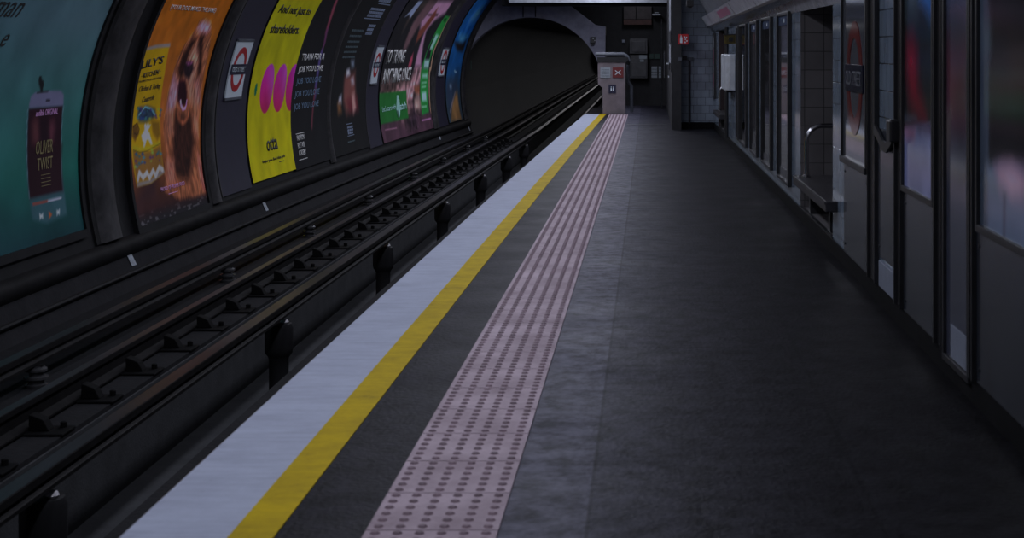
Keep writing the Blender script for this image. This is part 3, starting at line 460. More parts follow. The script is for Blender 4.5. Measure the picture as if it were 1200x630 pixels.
# ribbed insulators under the outer conductor rail
def ins_small(label):
    t=thing('rail_insulator',(0,0,-.74),label,'insulator','insulators under the wall side conductor rail')
    b=MB(); b.lathe((0,0,-.74),[(.07,0),(.075,.02),(.05,.03),(.05,.045),(.078,.055),(.078,.07),(.045,.08),(.045,.095),(.07,.105),(.07,.12),(.05,.132),(.05,.139)],n=16); b.build('ribbed_body',M['pot2'],t,smooth=True)
    b=MB(); b.box(-.05,.05,-.03,.03,-.601,-.5975); b.build('clamp',M['cast'],t)
    return t
M['pot2']=mat('grey_glazed_pot',(.06,.06,.064),.22,noise=.4)
IY=[6.6,10.3,14.9,18.4,22.1,26.1,29.6,33.2,36.4]
near=['nearest to the viewer','below the teal poster','below the orange poster','below the yellow poster','below the slogan poster','sixth from the viewer','seventh from the viewer','last but one','nearest the tunnel mouth']
i0=ins_small('x')
for i,Y in enumerate(IY):
    o=i0 if i==0 else dup(i0,(0,0,0)); o.location=(-3.99+bt(Y),Y,-.74)
    o['label']='ribbed grey insulator at the foot of the poster wall, '+near[i]
# rail chairs
def chair():
    t=thing('rail_chair',(0,0,-.74),'dark cast rail chair holding the running rail nearer the wall','rail chair','rail chairs along the wall side running rail')
    b=MB(); b.box(-.04,.27,-.11,.11,-.74,-.7245); b.build('base_plate',M['cast'],t,bevel=.006)
    b=MB(); b.prism([(.053,-.7245),(.17,-.7245),(.135,-.66),(.075,-.635),(.053,-.63)],lambda a,c,t_:(a,t_,c),-.045,.045); b.build('jaw',M['cast'],t,bevel=.006)
    b=MB(); b.lathe((.215,.06,-.7245),[(.02,0),(.02,.03),(.01,.035)],n=8); b.build('bolt',M['cast'],t)
    return t
c0=chair(); k=0; Y=6.6
while Y<37:
    o=c0 if k==0 else dup(c0,(0,0,0)); o.location=(-3.62+.02+bt(Y),Y,-.74); k+=1; Y+=.83
# cable along the foot of the wall
tag(MB().tube([(P(Y,-1.12,.03)) for Y in frange(-1,38,40)],.022,8).build('track_cable',M['black'],smooth=True),'black cable running along the foot of the poster wall','cable')
# small white tags on the apron
for k,(x,y,hh,lab) in enumerate([(150,301,24,'torn white sticker strip on the sooty wall below the orange poster'),(308.5,240,16,'torn white sticker strip on the wall below the yellow poster'),(514,160,8,'tiny white sticker strip on the wall below the far green striped poster'),(549,150,7,'tiny white sticker strip below the blue sky poster')]):
    lo,hi=3,60
    for _ in range(50):
        m=(lo+hi)/2; Z=H-(y-54)*m/F; s_=math.asin(max(-1,min(1,(Z-Z0)/R)))*R
        if 761+F*P(m,s_)[0]/m-x>0: hi=m
        else: lo=m
    dz=hh*lo/F; b=MB(); 
    b.grid(lambda a,c: P(lo-.06+a*.12+(c*.07),s_+dz/2-c*dz,.006+.0*c), [0,.4+.3*(k%2),1], [0,.25,.5,.75,1])
    ob=b.build('sticker_strip',M['sticker'])
    so=ob.modifiers.new('t','SOLIDIFY'); so.thickness=.003
    tag(ob,lab,'sticker')
# =================================================== POSTERS ON THE TUBE
def noise2(Y,Sg,fy,fs,seed):
    rng=np.random.RandomState(seed); g=rng.rand(256,256)
    a=Y*fy+1000; c=Sg*fs+1000; ia=np.floor(a).astype(int); ic=np.floor(c).astype(int); fa=a-ia; fc=c-ic
    fa=fa*fa*(3-2*fa); fc=fc*fc*(3-2*fc); q=lambda i,j: g[i%256,j%256]
    return (q(ia,ic)*(1-fa)+q(ia+1,ic)*fa)*(1-fc)+(q(ia,ic+1)*(1-fa)+q(ia+1,ic+1)*fa)*fc
def seg_dist(Y,Sg,pts,closed):
    d=np.full(Y.shape,9.0); n=len(pts)
    for i in range(n if closed else n-1):
        ax,ay=pts[i]; bx,by=pts[(i+1)%n]; vx,vy=bx-ax,by-ay; L2=vx*vx+vy*vy+1e-9
        t=np.clip(((Y-ax)*vx+(Sg-ay)*vy)/L2,0,1); d=np.minimum(d,np.hypot(Y-ax-t*vx,Sg-ay-t*vy))
    return d
def inside(Y,Sg,pts):
    r=np.zeros(Y.shape,bool); n=len(pts)
    for i in range(n):
        ax,ay=pts[i]; bx,by=pts[(i+1)%n]
        if ay==by: continue
        c=((ay>Sg)!=(by>Sg))&(Y<(bx-ax)*(Sg-ay)/(by-ay)+ax); r^=c
    return r
def layers(col,Y,Sg,lay):
    for L in lay:
        pts=L[1]; d=seg_dist(Y,Sg,pts,L[0]=='p')
        if L[0]=='p':
            sd=np.where(inside(Y,Sg,pts),d,-d); a=np.clip(sd/L[3]*.5+.5,0,1)
        else:
            a=np.clip((L[3]/2-d)/L[4]+.5,0,1)
        a=a[...,None]; col=col*(1-a)+np.array(L[2],float)*a
    return col
def poster(Y0,Y1,s0,s1,paintfn,label,K=.39,dy=.016,ds=.012,frame=True,off=.03):
    t=thing('wall_poster',P((Y0+Y1)/2,s0,off),label,'poster')
    nY=max(4,int((Y1-Y0)/dy)); nS=int((s1-s0)/ds)
    yy=np.linspace(Y0,Y1,nY+1); ss=np.linspace(s0,s1,nS+1); Yg,Sg=np.meshgrid(yy,ss,indexing='ij')
    col=np.clip(paintfn(Yg,Sg),0,255)/255; c=np.where(col<=.04045,col/12.92,((col+.055)/1.055)**2.4)/K; c=np.clip(c,0,.9)
    b=MB(); b.grid(lambda Y,s: P(Y,s,off), list(yy), list(ss)); b.v=[tuple(v) for v in b.v]
    me_o=b.build('printed_sheet',M['paper'],t,smooth=True); me=me_o.data
    at_=me.color_attributes.new('Print','FLOAT_COLOR','POINT'); flat=np.ones((c.shape[0]*c.shape[1],4),np.float32); flat[:,:3]=c.reshape(-1,3); at_.data.foreach_set('color',flat.ravel())
    b=MB(); b.pbox(Y0,Y1,s0,s1,0,off-.004,nS=30); b.build('backing_board',M['black'],t)
    if frame:
        fw=.07
        b=MB(); b.pbox(Y0-fw,Y0,s0-fw,s1+fw,0,.05,nS=40); b.pbox(Y1,Y1+fw,s0-fw,s1+fw,0,.05,nS=40)
        b.pbox(Y0,Y1,s0-fw,s0,0,.05,nS=2); b.pbox(Y0,Y1,s1,s1+fw,0,.05,nS=2); b.build('frame',M['black'],t,smooth=True)
    return t
def text(parent,string,Yl,sb,width,height,material,off=.034,shear=0,name='lettering',label=None,mapf=None,bold=0,skew=0,rise=0):
    for ch in (parent.children if parent else ()):
        if ch.name.startswith(('printed_sheet','name_bar')): parent=ch
    if set(string)=={'-'}:
        return MB().pbox(Yl,Yl+width,sb,sb+height,.031,.034,nS=1).build('ruled_line',material,parent)
    cu=bpy.data.curves.new(name,'FONT'); cu.body=string; cu.size=1; cu.offset=min(bold,.022); cu.resolution_u=2
    tmp=bpy.data.objects.new('tmp',cu); C.objects.link(tmp); dg=bpy.context.evaluated_depsgraph_get(); me=bpy.data.meshes.new_from_object(tmp.evaluated_get(dg))
    bpy.data.objects.remove(tmp); bpy.data.curves.remove(cu)
    n=len(me.vertices); co_=np.empty(n*3); me.vertices.foreach_get('co',co_); co_=co_.reshape(-1,3)
    mn,mx=co_.min(0),co_.max(0)
    for v in me.vertices:
        a=(v.co.x-mn[0])/(mx[0]-mn[0]); c_=(v.co.y-mn[1])/(mx[1]-mn[1])
        Y=Yl+a*width+c_*height*shear; s_=sb+c_*height+a*rise
        v.co=mapf(Y,s_) if mapf else P(Y,s_,off)
    me.materials.clear(); me.materials.append(material); me.name=name
    o=bpy.data.objects.new(name,me); C.objects.link(o)
    so=o.modifiers.new('t','SOLIDIFY'); so.thickness=.0015; so.offset=0
    if parent: attach(o,parent)
    if label: o['label']=label
    return o
def ell(parent,name,cx,cy,rx,ry,material,off,mapf=None,hole=0,label=None,nseg=40):
    b=MB(); f=mapf or (lambda a,c,o: P(a,c,o)); b.v=[];n=nseg
    if hole:
        for k in range(n):
            t=2*math.pi*k/n
            for q in (1,hole):
                for o_ in (off,off+.003): b.v.append(f(cx+rx*q*math.cos(t),cy+ry*q*math.sin(t),o_))
        for k in range(n):
            j=(k+1)%n; A=4*k; B=4*j
            for (p,q) in ((0,1),(1,3),(3,2),(2,0)): b.f.append((A+p,B+p,B+q,A+q)); b.m.append(0)
    else: b.prism([(cx+rx*math.cos(2*math.pi*k/n),cy+ry*math.sin(2*math.pi*k/n)) for k in range(n)],f,off,off+.003)
    o=b.build(name,material,parent); 
    if label: o['label']=label
    return o
def flat(rgb): return lambda Y,S_: np.ones(Y.shape+(3,))*np.array(rgb,float)
def mixc(a,b,t): t=np.clip(t,0,1)[...,None]; return np.array(a,float)*(1-t)+np.array(b,float)*t
# teal
def p_teal(Y,s):
    c=mixc((30,88,78),(70,94,102),(s+.1)/1.3); t=np.clip((-s-.05)/.55,0,1)[...,None]; c=c*(1-t)+np.array((20,50,54))*t
    r=np.clip((13.0-Y)/3,0,1)[...,None]; c=c*(1-r*.5)+np.array((48,82,92))*r*.5
    c=c*(.93+.14*noise2(Y,s,3,3,5)[...,None])
    return layers(c,Y,s,ART['teal'])
t=poster(9.6,13.62,-.61,2.35,p_teal,'large teal poster with a tilted smartphone and a tiny figure on top',dy=.016,ds=.012)
text(t,'audible ORIGINAL',12.62,.415,.46,.05,M['letter_pink'])
text(t,'OLIVER',12.68,.10,.36,.11,M['letter_gold']); text(t,'TWIST',12.72,-.03,.32,.10,M['letter_gold'])
for k in range(4): text(t,'-------------',12.80,-.075-k*.03,.2,.004,M['letter_gold'])
text(t,'man',11.28,1.22,.46,.12,M['letter_black'],shear=.7); text(t,'e',11.60,.99,.10,.10,M['letter_black'],shear=.7)
# orange
def p_orange(Y,s):
    c=mixc((150,84,38),(152,84,18),(s-.2)/1.2); t=np.clip((.1-s)/.75,0,1)[...,None]; c=c*(1-t)+np.array((46,26,28))*t
    c=c*(.9+.2*noise2(Y,s,8,8,3)[...,None])
    base=c.copy(); c=layers(c,Y,s,ART['orange'][:18]); dog=(np.abs(c-base).sum(-1)>14)
    st=(.72+.56*noise2(Y+.12*np.sin(s*3),s,46,8,9))*(.82+.36*noise2(Y,s,22,16,19))
    c=np.where(dog[...,None],c*st[...,None],c)
    c=layers(c,Y,s,ART['orange'][18:])
    b=np.clip((-s-.62)/.1,0,1)[...,None]; c=c*(1-b)+(np.array((30,28,32))+45*(noise2(Y,s,12,40,2)>.72)[...,None])*b
    return c
t=poster(14.95,17.25,-.75,2.35,p_orange,'orange poster of a brown dog with raised muzzle beside a yellow food tin')
text(t,'(YOUR DOG MAKES THE SAME)',15.24,1.36,1.54,.068,M['letter_white'],bold=.01)
text(t,"LILY'S",14.99,.765,.62,.085,M['letter_black'],bold=.03,rise=.05)
text(t,'· KITCHEN ·',15.06,.67,.55,.05,M['letter_black'],bold=.015,rise=.04); text(t,'PROPER FOOD FOR DOGS',15.02,.63,.66,.02,M['letter_black'],rise=.03)
text(t,'Chicken & Turkey',15.05,.525,.64,.07,M['letter_black'],shear=.5,rise=.02); text(t,'Casserole',15.2,.43,.36,.055,M['letter_black'],shear=.5,rise=.02)
text(t,'PROUD OF PROPER FOOD',15.78,-.485,.78,.042,M['letter_pink'],bold=.01); text(t,'-------',16.0,-.53,.3,.006,M['letter_pink'])
# navy advertisement surround with a roundel sign
def roundel_sign(Y0,Y1,s0,s1,label):
    t=thing('roundel_sign',P((Y0+Y1)/2,s0,.03),label,'sign'); cy,cs=(Y0+Y1)/2,(s0+s1)/2
    MB().pbox(Y0,Y1,s0,s1,.03,.045,nS=12).build('sign_plate',M['sign_white'],t,smooth=True)
    MB().pbox(Y0,Y1,s1,s1+.03,.03,.05,nS=2).build('top_edge',M['duct'],t); MB().pbox(Y0,Y1,s0-.03,s0,.03,.05,nS=2).build('bottom_edge',M['duct'],t)
    r=(Y1-Y0)*.42; ell(t,'ring',cy,cs,r*.92,r*.92,M['sign_red'],.046,hole=.72)
    MB().pbox(cy-r*1.12,cy+r*1.12,cs-r*.21,cs+r*.21,.045,.052,nS=4).build('name_bar',M['sign_blue'],t)
    text(t,'OLD STREET',cy-r*.95,cs-r*.10,r*1.9,r*.2,M['sign_white'],off=.0535,bold=.01)
    return t
def panel(Y0,Y1,s0,s1,material,label):
    t=thing('wall_panel',P((Y0+Y1)/2,s0,.0),label,'panel')
    MB().pbox(Y0,Y1,s0,s1,0,.022,nS=40).build('vinyl_face',material,t,smooth=True)
    b=MB(); b.pbox(Y0-.03,Y0,s0,s1,0,.03,nS=40); b.build('edge_strip',M['rib'],t,smooth=True); return t
panel(17.86,19.13,-.74,2.6,M['navy'],'dark navy wall panel between the orange and yellow posters')
roundel_sign(18.1,18.8,.38,1.05,'white roundel sign with red ring on the navy panel left of the yellow poster')
# yellow
def p_yellow(Y,s):
    c=mixc((160,152,8),(150,146,12),(s+.5)/1.5); c=c*(.95+.08*noise2(Y,s,5,5,8)[...,None])
    for (cy,cs,rx,ry) in ART['ovals']:
        d=np.hypot((Y-cy)/rx,(s-cs)/ry); a=np.clip((1-d)/.04,0,1)[...,None]
        v=np.clip((s-cs)/ry*.5+.5,0,1); e=np.clip(((Y-cy)/rx+.2+ (s-cs)/ry*.6),0,1)[...,None]*.35
        cc=mixc((150,28,72),(168,28,140),v); cc=cc*(1-e)+np.array((205,110,190))*e; c=c*(1-a)+cc*a
    d=np.hypot((Y-19.48)/.06,(s-.44)/.085); a=np.clip((1-d)/.1,0,1)[...,None]; return c*(1-a)+np.array((10,90,60))*a
t=poster(19.2,21.4,-.70,2.35,p_yellow,'bright yellow poster with three overlapping magenta ovals',frame=False)
text(t,'And not just to',19.40,1.40,1.72,.155,M['letter_black'],bold=.02); text(t,'shareholders.',19.43,1.16,1.50,.13,M['letter_black'],bold=.02)
text(t,'otta',20.06,-.37,.56,.17,M['letter_black'],bold=.03); text(t,'helps you find that job',19.77,-.51,1.16,.05,M['letter_black'],bold=.01); text(t,'-----',20.6,-.545,.25,.01,M['letter_black'])
# black job poster
def p_train(Y,s): return layers(flat((20,20,22))(Y,s),Y,s,ART['train'])
t=poster(21.4,23.6,-.72,2.35,p_train,'black poster with a repeated white and blue slogan beside the yellow poster',frame=False,dy=.03,ds=.03)
text(t,'TRAIN FOR A',21.58,.785,1.42,.10,M['letter_white'],bold=.03); text(t,'JOB YOU LOVE',21.56,.595,1.5,.11,M['letter_white'],bold=.03)
for k,sb in enumerate((.43,.25,.075)): text(t,'JOB YOU LOVE',21.57,sb,1.5,.11,M['letter_dim'],bold=.0)
for k,wd in enumerate(('FASHION','RETAIL','ACADEMY')): text(t,wd,21.70,-.33-k*.105,.42,.075,M['letter_white'],bold=.01)
b=MB(); b.pbox(21.66,22.15,-.238,-.23,.031,.034,nS=1); b.pbox(21.66,22.15,-.60,-.592,.031,.034,nS=1); b.build('ruled_line',M['letter_white'],t)
# black theatre poster
def p_dark2(Y,s): return layers(flat((20,20,21))(Y,s),Y,s,ART['dark2'])
t=poster(23.92,26.55,-.72,2.35,p_dark2,'black poster with a faint standing figure and small lines of pale text',frame=False,dy=.03,ds=.02)
def bars(par,Y0,Y1,s0,s1,n,material,fill=.6,seed=1):
    rng=random.Random(seed); b=MB(); h=(s1-s0)/n
    for i in range(n):
        y=Y0
        while y<Y1-.03:
            wd=rng.uniform(.04,.13); b.pbox(y,min(y+wd,Y1),s0+i*h,s0+i*h+h*fill,.031,.034,nS=1); y+=wd+.03
    b.build('small_print',material,par)
M['letter_teal']=mat('dull_teal_ink',D(62,78,84),.6)
M['letter_steel']=mat('steel_blue_ink',D(110,122,145),.6)
bars(t,24.31,25.2,1.05,1.33,3,M['letter_teal'],.35,1); bars(t,24.28,25.2,.80,1.05,3,M['letter_teal'],.35,2)
bars(t,24.95,26.1,1.5,1.68,3,M['letter_steel'],.7,3); bars(t,25.45,26.0,1.19,1.39,3,M['letter_steel'],.7,4)
b=MB(); b.pbox(24.8,26.1,1.46,1.475,.031,.034,nS=1); b.pbox(25.3,26.3,1.74,1.755,.031,.034,nS=1); b.pbox(25.0,25.45,-.27,-.26,.031,.034,nS=1); b.pbox(25.0,25.5,-.46,-.45,.031,.034,nS=1); b.build('ruled_line',M['letter_steel'],t)
bars(t,25.05,25.45,-.43,-.29,3,M['letter_steel'],.7,5); bars(t,24.95,25.5,-.56,-.53,1,M['letter_teal'],.7,6); bars(t,25.2,26.2,1.78,1.95,2,M['letter_steel'],.7,7)
panel(26.63,27.72,-.76,2.6,M['navy'],'dark navy wall panel between the black poster and the dinner poster')
roundel_sign(26.86,27.42,.34,.98,'narrow white roundel sign with red ring on the navy panel before the dinner poster')
# dinner poster
def p_match(Y,s):
    c=mixc((62,42,52),(26,25,28),(s+.45)/.7); c=c*(.85+.3*noise2(Y,s,6,6,4)[...,None]); c0=c
    c=layers(c,Y,s,ART['match'][:12]); n=noise2(Y,s,7,9,14)
    ch=(np.abs(c-c0).sum(-1)>20)[...,None]; c=np.where(ch&(s<.55)[...,None],c*(.45+1.1*n[...,None]),c)
    return layers(c,Y,s,ART['match'][12:])
t=poster(27.82,33.2,-.75,2.4,p_match,'pinkish brown dinner photo poster with a green box and a green side strip',frame=False,dy=.03,ds=.014)
text(t,'TO TRYING',27.92,.66,1.86,.27,M['letter_white'],bold=.02); text(t,'ANYTHING ONCE',27.95,.30,2.85,.27,M['letter_white'],bold=.02)
text(t,"Let's start with",28.05,-.20,1.30,.10,M['letter_mint'],bold=.01); text(t,'match',29.45,-.24,1.0,.15,M['letter_mint'],bold=.02)
b=MB(); b.tube([P(29.50,.05,.036),P(29.42,-.22,.036),P(29.52,-.34,.036),P(29.62,-.22,.036),P(29.56,-.02,.036)],.03,6); b.build('flame_mark',M['letter_mint'],t)
panel(33.95,35.15,-.78,2.6,M['navy'],'dark navy wall panel beside the blue sky poster')
roundel_sign(34.15,34.85,.34,.93,'narrowest white roundel sign with red ring beside the blue sky poster')
def p_sky(Y,s):
    c=mixc((40,52,62),(22,72,125),(s+.2)/.8); c=layers(c,Y,s,ART['sky']); return c*(.85+.3*noise2(Y,s,3,3,6)[...,None])
t=poster(35.3,37.3,-.75,2.4,p_sky,'tall blue sky poster with a sandy patch at its foot, last before the tunnel',frame=False,dy=.04,ds=.025)
# cast ribs between the posters
def rib(Yc,wd,h,label,s1=8.2,lip=False):
    prof=[(-.5,0),(-.42,.55),(-.25,.9),(0,1),(.25,.9),(.42,.55),(.5,0)]
    t=thing('tunnel_rib',P(Yc,-.78,0),label,'rib')
    b=MB(); b.grid(lambda s,k: P(Yc+prof[int(k)][0]*wd,s,prof[int(k)][1]*h), frange(-.78,s1,110), list(range(7))); b.build('rib_body',M['rib'],t,smooth=True)
    b=MB(); 
    for sg in (-1,1): b.pbox(Yc+sg*(wd*.5+.05)-.05,Yc+sg*(wd*.5+.05)+.05,-.78,s1,0,.02,nS=110)
    b.build('flange',M['iron'],t,smooth=True)
    return t
rib(14.22,.52,.085,'thick worn grey curved rib between the teal and orange posters')
rib(17.60,.26,.07,'narrow dark curved rib between the orange poster and the navy panel')
rib(23.76,.16,.06,'thin dark curved rib between the two black posters')
rib(33.55,.42,.08,'dark curved rib between the dinner poster and the far navy panel')
rib(37.75,.4,.09,'dark curved rib at the tunnel mouth past the blue poster')
# =================================================== RIGHT WALL FURNITURE
M['letter_name']=mat('pale_name_ink',(.16,.17,.20),.4)
def rtext(parent,string,Yl,zb,width,height,material,n=.02,bold=.01,label=None):   # text on the right wall reads towards the viewer (falling Y)
    return text(parent,string,0,0,width,height,material,mapf=lambda a,c: RW(Yl-a,n,zb+c),bold=bold,label=label)
def wall_case(Ya,Yb,z0,z1,label,face,header=True,inner=None,depth=.035):
    t=thing('poster_case',RW((Ya+Yb)/2,0,z0),label,'poster case'); fw=.05
    b=MB(); b.rw(Ya,Ya+.09,0,depth,z0,z1); b.rw(Yb-.03,Yb,0,depth,z0,z1); b.rw(Ya+.09,Yb-.03,0,depth,z0,z0+.03); b.rw(Ya+.09,Yb-.03,0,depth,z1-.03,z1); b.build('frame',M['skirt'],t,bevel=.004)
    MB().rw(Ya+.09,Yb-.03,.002,.012,z0+.03,z1-.03).build('glazed_sheet',face,t)
    if header: MB().rw(Ya+.09,Yb-.03,.012,.015,z1-.12,z1-.03).build('header_band',M['blue_band'],t); MB().rw((Ya+Yb)/2-.04,(Ya+Yb)/2+.04,.015,.017,z1-.095,z1-.06).build('header_mark',M['sign_white'],t)
    if inner: inner(t,Ya,Yb,z0,z1)
    return t
def inner_plain(t,Ya,Yb,z0,z1):
    MB().rw(Ya+.12,Yb-.06,.012,.014,z0+.03,z0+.12).build('pale_border',M['clad'],t)
wall_case(14.27,15.45,.20,TOPR(15)-.02,'tall glazed map case, nearest of three beside the bench alcove',M['glass_map'],inner=inner_plain)
wall_case(16.20,17.40,.20,TOPR(17)-.02,'tall glazed poster case, middle of the three left of the bench alcove',M['glass_dark'],inner=inner_plain)
wall_case(18.05,19.15,.20,TOPR(19)-.02,'tall glazed poster case, farthest of the three with blue headers',M['glass_map'],inner=inner_plain)
wall_case(19.85,21.10,.20,TOPR(20.5)-.02,'unheaded dark glazed case between the headed cases and the silver hood',M['glass_dark'],header=False)
wall_case(21.35,21.80,.20,TOPR(21.5)-.02,'narrow dark glazed case right beside the silver hood',M['glass_dark'],header=False)
t=thing('poster_case',RW(28,0,.3),'narrow edge-on poster case with pink print in the far right corner','poster case')
b=MB(); b.rw(27.65,27.75,0,.04,.55,1.69); b.rw(28.2,28.28,0,.04,.55,1.69); b.rw(27.75,28.2,0,.04,.55,.6); b.rw(27.75,28.2,0,.04,1.64,1.69); b.build('frame',M['skirt'],t)
MB().rw(27.75,28.2,0,.03,.6,1.64).build('printed_sheet',M['lightbox'],t)
b=MB(); b.rw(27.76,28.19,.03,.032,1.15,1.42); b.rw(27.76,28.19,.03,.032,.75,.98); b.build('pink_band',M['pink'],t)
# roundel panel and cladding, near stretch
t=thing('station_nameboard',RW(10.2,0,.74),'white enamel wall panel with a large red roundel beside the bench alcove','sign')
MB().rw(9.50,10.57,0,.02,.745,1.82,ny=3).build('enamel_face',M['enamel'],t)
b=MB(); b.rw(9.455,9.50,0,.035,.745,1.82); b.build('side_frame',M['skirt'],t); b=MB(); b.rw(10.57,10.61,0,.035,.745,1.82); b.build('side_frame',M['skirt'],t)
MB().rw(9.455,10.61,0,.045,.70,.745).build('lower_rail',M['steeldark'],t,bevel=.008)
MB().rw(9.455,10.61,0,.035,1.82,1.86).build('upper_rail',M['steeldark'],t)
cz=1.265; cyy=10.03
rf=lambda a,c,o: RW(cyy-a,o,cz+c)
ell(t,'ring',0,0,.345,.36,M['roundel_red'],.021,mapf=rf,hole=.70,nseg=64)
MB().rw(cyy-.415,cyy+.40,.02,.03,cz-.085,cz+.085).build('name_bar',M['roundel_blue'],t)
rtext(t,'OLD STREET',cyy+.35,cz-.045,.70,.09,M['letter_name'],n=.0315,bold=.0)
def clad(Ya,Yb,z0,z1,label,material=None,rivets=True):
    t=thing('wall_cladding',RW((Ya+Yb)/2,0,z0),label,'wall panel')
    MB().rw(Ya+.004,Yb-.004,0,.012,z0,z1).build('sheet',material or M['clad'],t,bevel=.003)
    if rivets:
        for yy in (Ya+.06,Yb-.06):
            for zz in (z0+.06,z1-.06):
                o=MB().prism([(.009*math.cos(k*math.pi/4),.009*math.sin(k*math.pi/4)) for k in range(8)],lambda a,c,q: RW(yy+a,.012+q,zz+c),0,.004).build('rivet',M['steeldark'],t)
    return t
clad(9.50,10.61,.10,.70,'grey riveted metal panel under the large red roundel')
clad(8.50,9.12,.27,1.0,'narrow grey metal panel beside the black wall bracket')
clad(7.36,8.24,.10,.72,'grey metal panel under the glazed poster with the black bracket at its side')
clad(4.4,6.48,.10,.72,'grey metal panel under the nearest dark poster at the frame edge')
for k,(ya,yb,lab) in enumerate([(8.50,9.05,'pale square patch plate at the wall foot, farther one near the bench'),(6.57,6.98,'pale square patch plate at the wall foot, nearer one')]):
    tag(MB().rw(ya,yb,.0 if k==0 else .0145,.018 if k==0 else .0185,.105,.25).build('patch_plate',M['patch'],bevel=.003),lab,'plate')
for (ya,yb,lab) in [(9.14,9.44,'dark upright channel right of the large roundel'),(8.26,8.46,'dark upright channel beside the black bracket'),(7.15,7.34,'dark upright channel left of the tall mauve panel'),(6.49,6.56,'dark upright channel beside the nearest poster')]:
    t=thing('wall_channel',RW((ya+yb)/2,0,.1),lab,'channel')
    b=MB(); b.rw(ya,yb,0,.012,.10,1.86); b.build('channel_back',M['cladjoint'],t); b=MB(); b.rw(ya,ya+.02,.012,.03,.10,1.86); b.rw(yb-.02,yb,.012,.03,.10,1.86); b.build('channel_lip',M['skirt'],t)
def big_poster(Ya,Yb,z0,z1,label,art,base=(25,25,27)):
    t=thing('glazed_poster',RW((Ya+Yb)/2,0,z0),label,'poster')
    b=MB(); b.rw(Ya,Ya+.03,0,.03,z0-.03,z1+.03); b.rw(Yb-.03,Yb,0,.03,z0-.03,z1+.03); b.rw(Ya+.03,Yb-.03,0,.03,z0-.03,z0); b.rw(Ya+.03,Yb-.03,0,.03,z1,z1+.03); b.build('frame',M['skirt'],t,bevel=.003)
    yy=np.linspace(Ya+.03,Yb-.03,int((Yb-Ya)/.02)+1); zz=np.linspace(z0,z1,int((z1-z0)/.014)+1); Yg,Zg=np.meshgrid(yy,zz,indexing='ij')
    c=layers(flat(base)(Yg,Zg),Yg,Zg,ART[art])*(.88+.24*noise2(Yg,Zg,5,4,11)[...,None])  # pale bands and red shapes: reflections painted in with the print
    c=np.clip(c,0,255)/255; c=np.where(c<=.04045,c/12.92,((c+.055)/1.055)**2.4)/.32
    b=MB(); b.grid(lambda y,z: RW(y,.014,z), list(yy), list(zz)); ob=b.build('glazed_print_reflections',M['glass_print_reflections'],t)
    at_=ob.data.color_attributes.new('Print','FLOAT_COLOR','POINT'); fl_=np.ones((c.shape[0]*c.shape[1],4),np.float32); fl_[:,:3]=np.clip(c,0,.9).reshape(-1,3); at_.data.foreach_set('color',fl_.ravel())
    MB().rw(Ya+.03,Yb-.03,0,.012,z0,z1).build('backing_board',M['skirt'],t)
    return t
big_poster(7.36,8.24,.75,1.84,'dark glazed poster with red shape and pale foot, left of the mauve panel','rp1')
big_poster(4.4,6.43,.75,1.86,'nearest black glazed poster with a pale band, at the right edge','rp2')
big_poster(6.57,7.12,.10,1.86,'tall dull mauve glazed panel between the two nearest glazed posters','rp3',(50,52,62))
# black wall bracket with a sagging strap
t=thing('wall_bracket',RW(8.7,0,1.0),'black wall bracket with a sagging strap beside the glazed poster','bracket')
MB().rw(8.33,8.45,.012,.07,.96,1.08).build('block',M['cladjoint'],t,bevel=.01)
b=MB(); yk=[(9.12,.99),(8.98,.96),(8.84,.915),(8.7,.91),(8.56,.955),(8.45,1.0)]
b.prism([(a,z+.028) for a,z in yk]+[(a,z-.028) for a,z in reversed(yk)],lambda a,c,q: RW(a,q,c),.02,.035); b.build('strap',M['cladjoint'],t)
# benches in the alcoves with curved steel armrests
def bench(Ya,Yb,Yr,label,zs=.39):
    t=thing('alcove_bench',RW((Ya+Yb)/2,0,.1),label,'bench')
    MB().rw(Ya,Yb,-.44,.085,zs-.075,zs).build('seat_slab',M['bench'],t,bevel=.008)
    MB().rw(Ya+.01,Yb-.01,.085,.09,zs-.02,zs-.004).build('nosing_strip',M['steeldark'],t)
    b=MB(); b.rw(Yb-.35,Yb-.25,-.36,-.02,.10,zs-.075); b.build('support',M['skirt'],t); b=MB(); b.rw(Ya+.6,Ya+.7,-.36,-.02,.10,zs-.075); b.build('support',M['skirt'],t)
    x=XR(Yr)-.0; pts=[(x-.0,Yr,zs-.01),(x,Yr,.68)]
    for k in range(1,9):
        a=k/8*math.pi/2; pts.append((x+.135-.135*math.cos(a),Yr,.68+.135*math.sin(a)))
    pts.append((x+.58,Yr,.815)); b=MB().tube(pts,.02,12).build('armrest',M['steel'],t,smooth=True)
    MB().lathe((x,Yr,zs),[(.035,0),(.035,.012),(.024,.02),(.024,.05)],12).build('foot_flange',M['steel'],t,smooth=True)
    return t
M['bench']=mat('worn_dark_bench',(.03,.028,.032),.4,noise=.4)
bench(11.02,13.30,13.05,'dark perch bench with curved steel armrest in the near alcove')
bench(24.95,26.9,26.6,'small dark perch bench with curved rail in the far alcove')
t=thing('alcove_door',(XR(27)+.3,26.95,.1),'dark brown door at the back of the far alcove','door')
MB().box(XR(27)+.005,XR(27)+.55,26.93,26.985,.1,1.7).build('door_leaf',M['brown'],t,bevel=.004); MB().box(XR(27)+.04,XR(27)+.07,26.89,26.93,.95,1.05).build('handle',M['steel'],t)
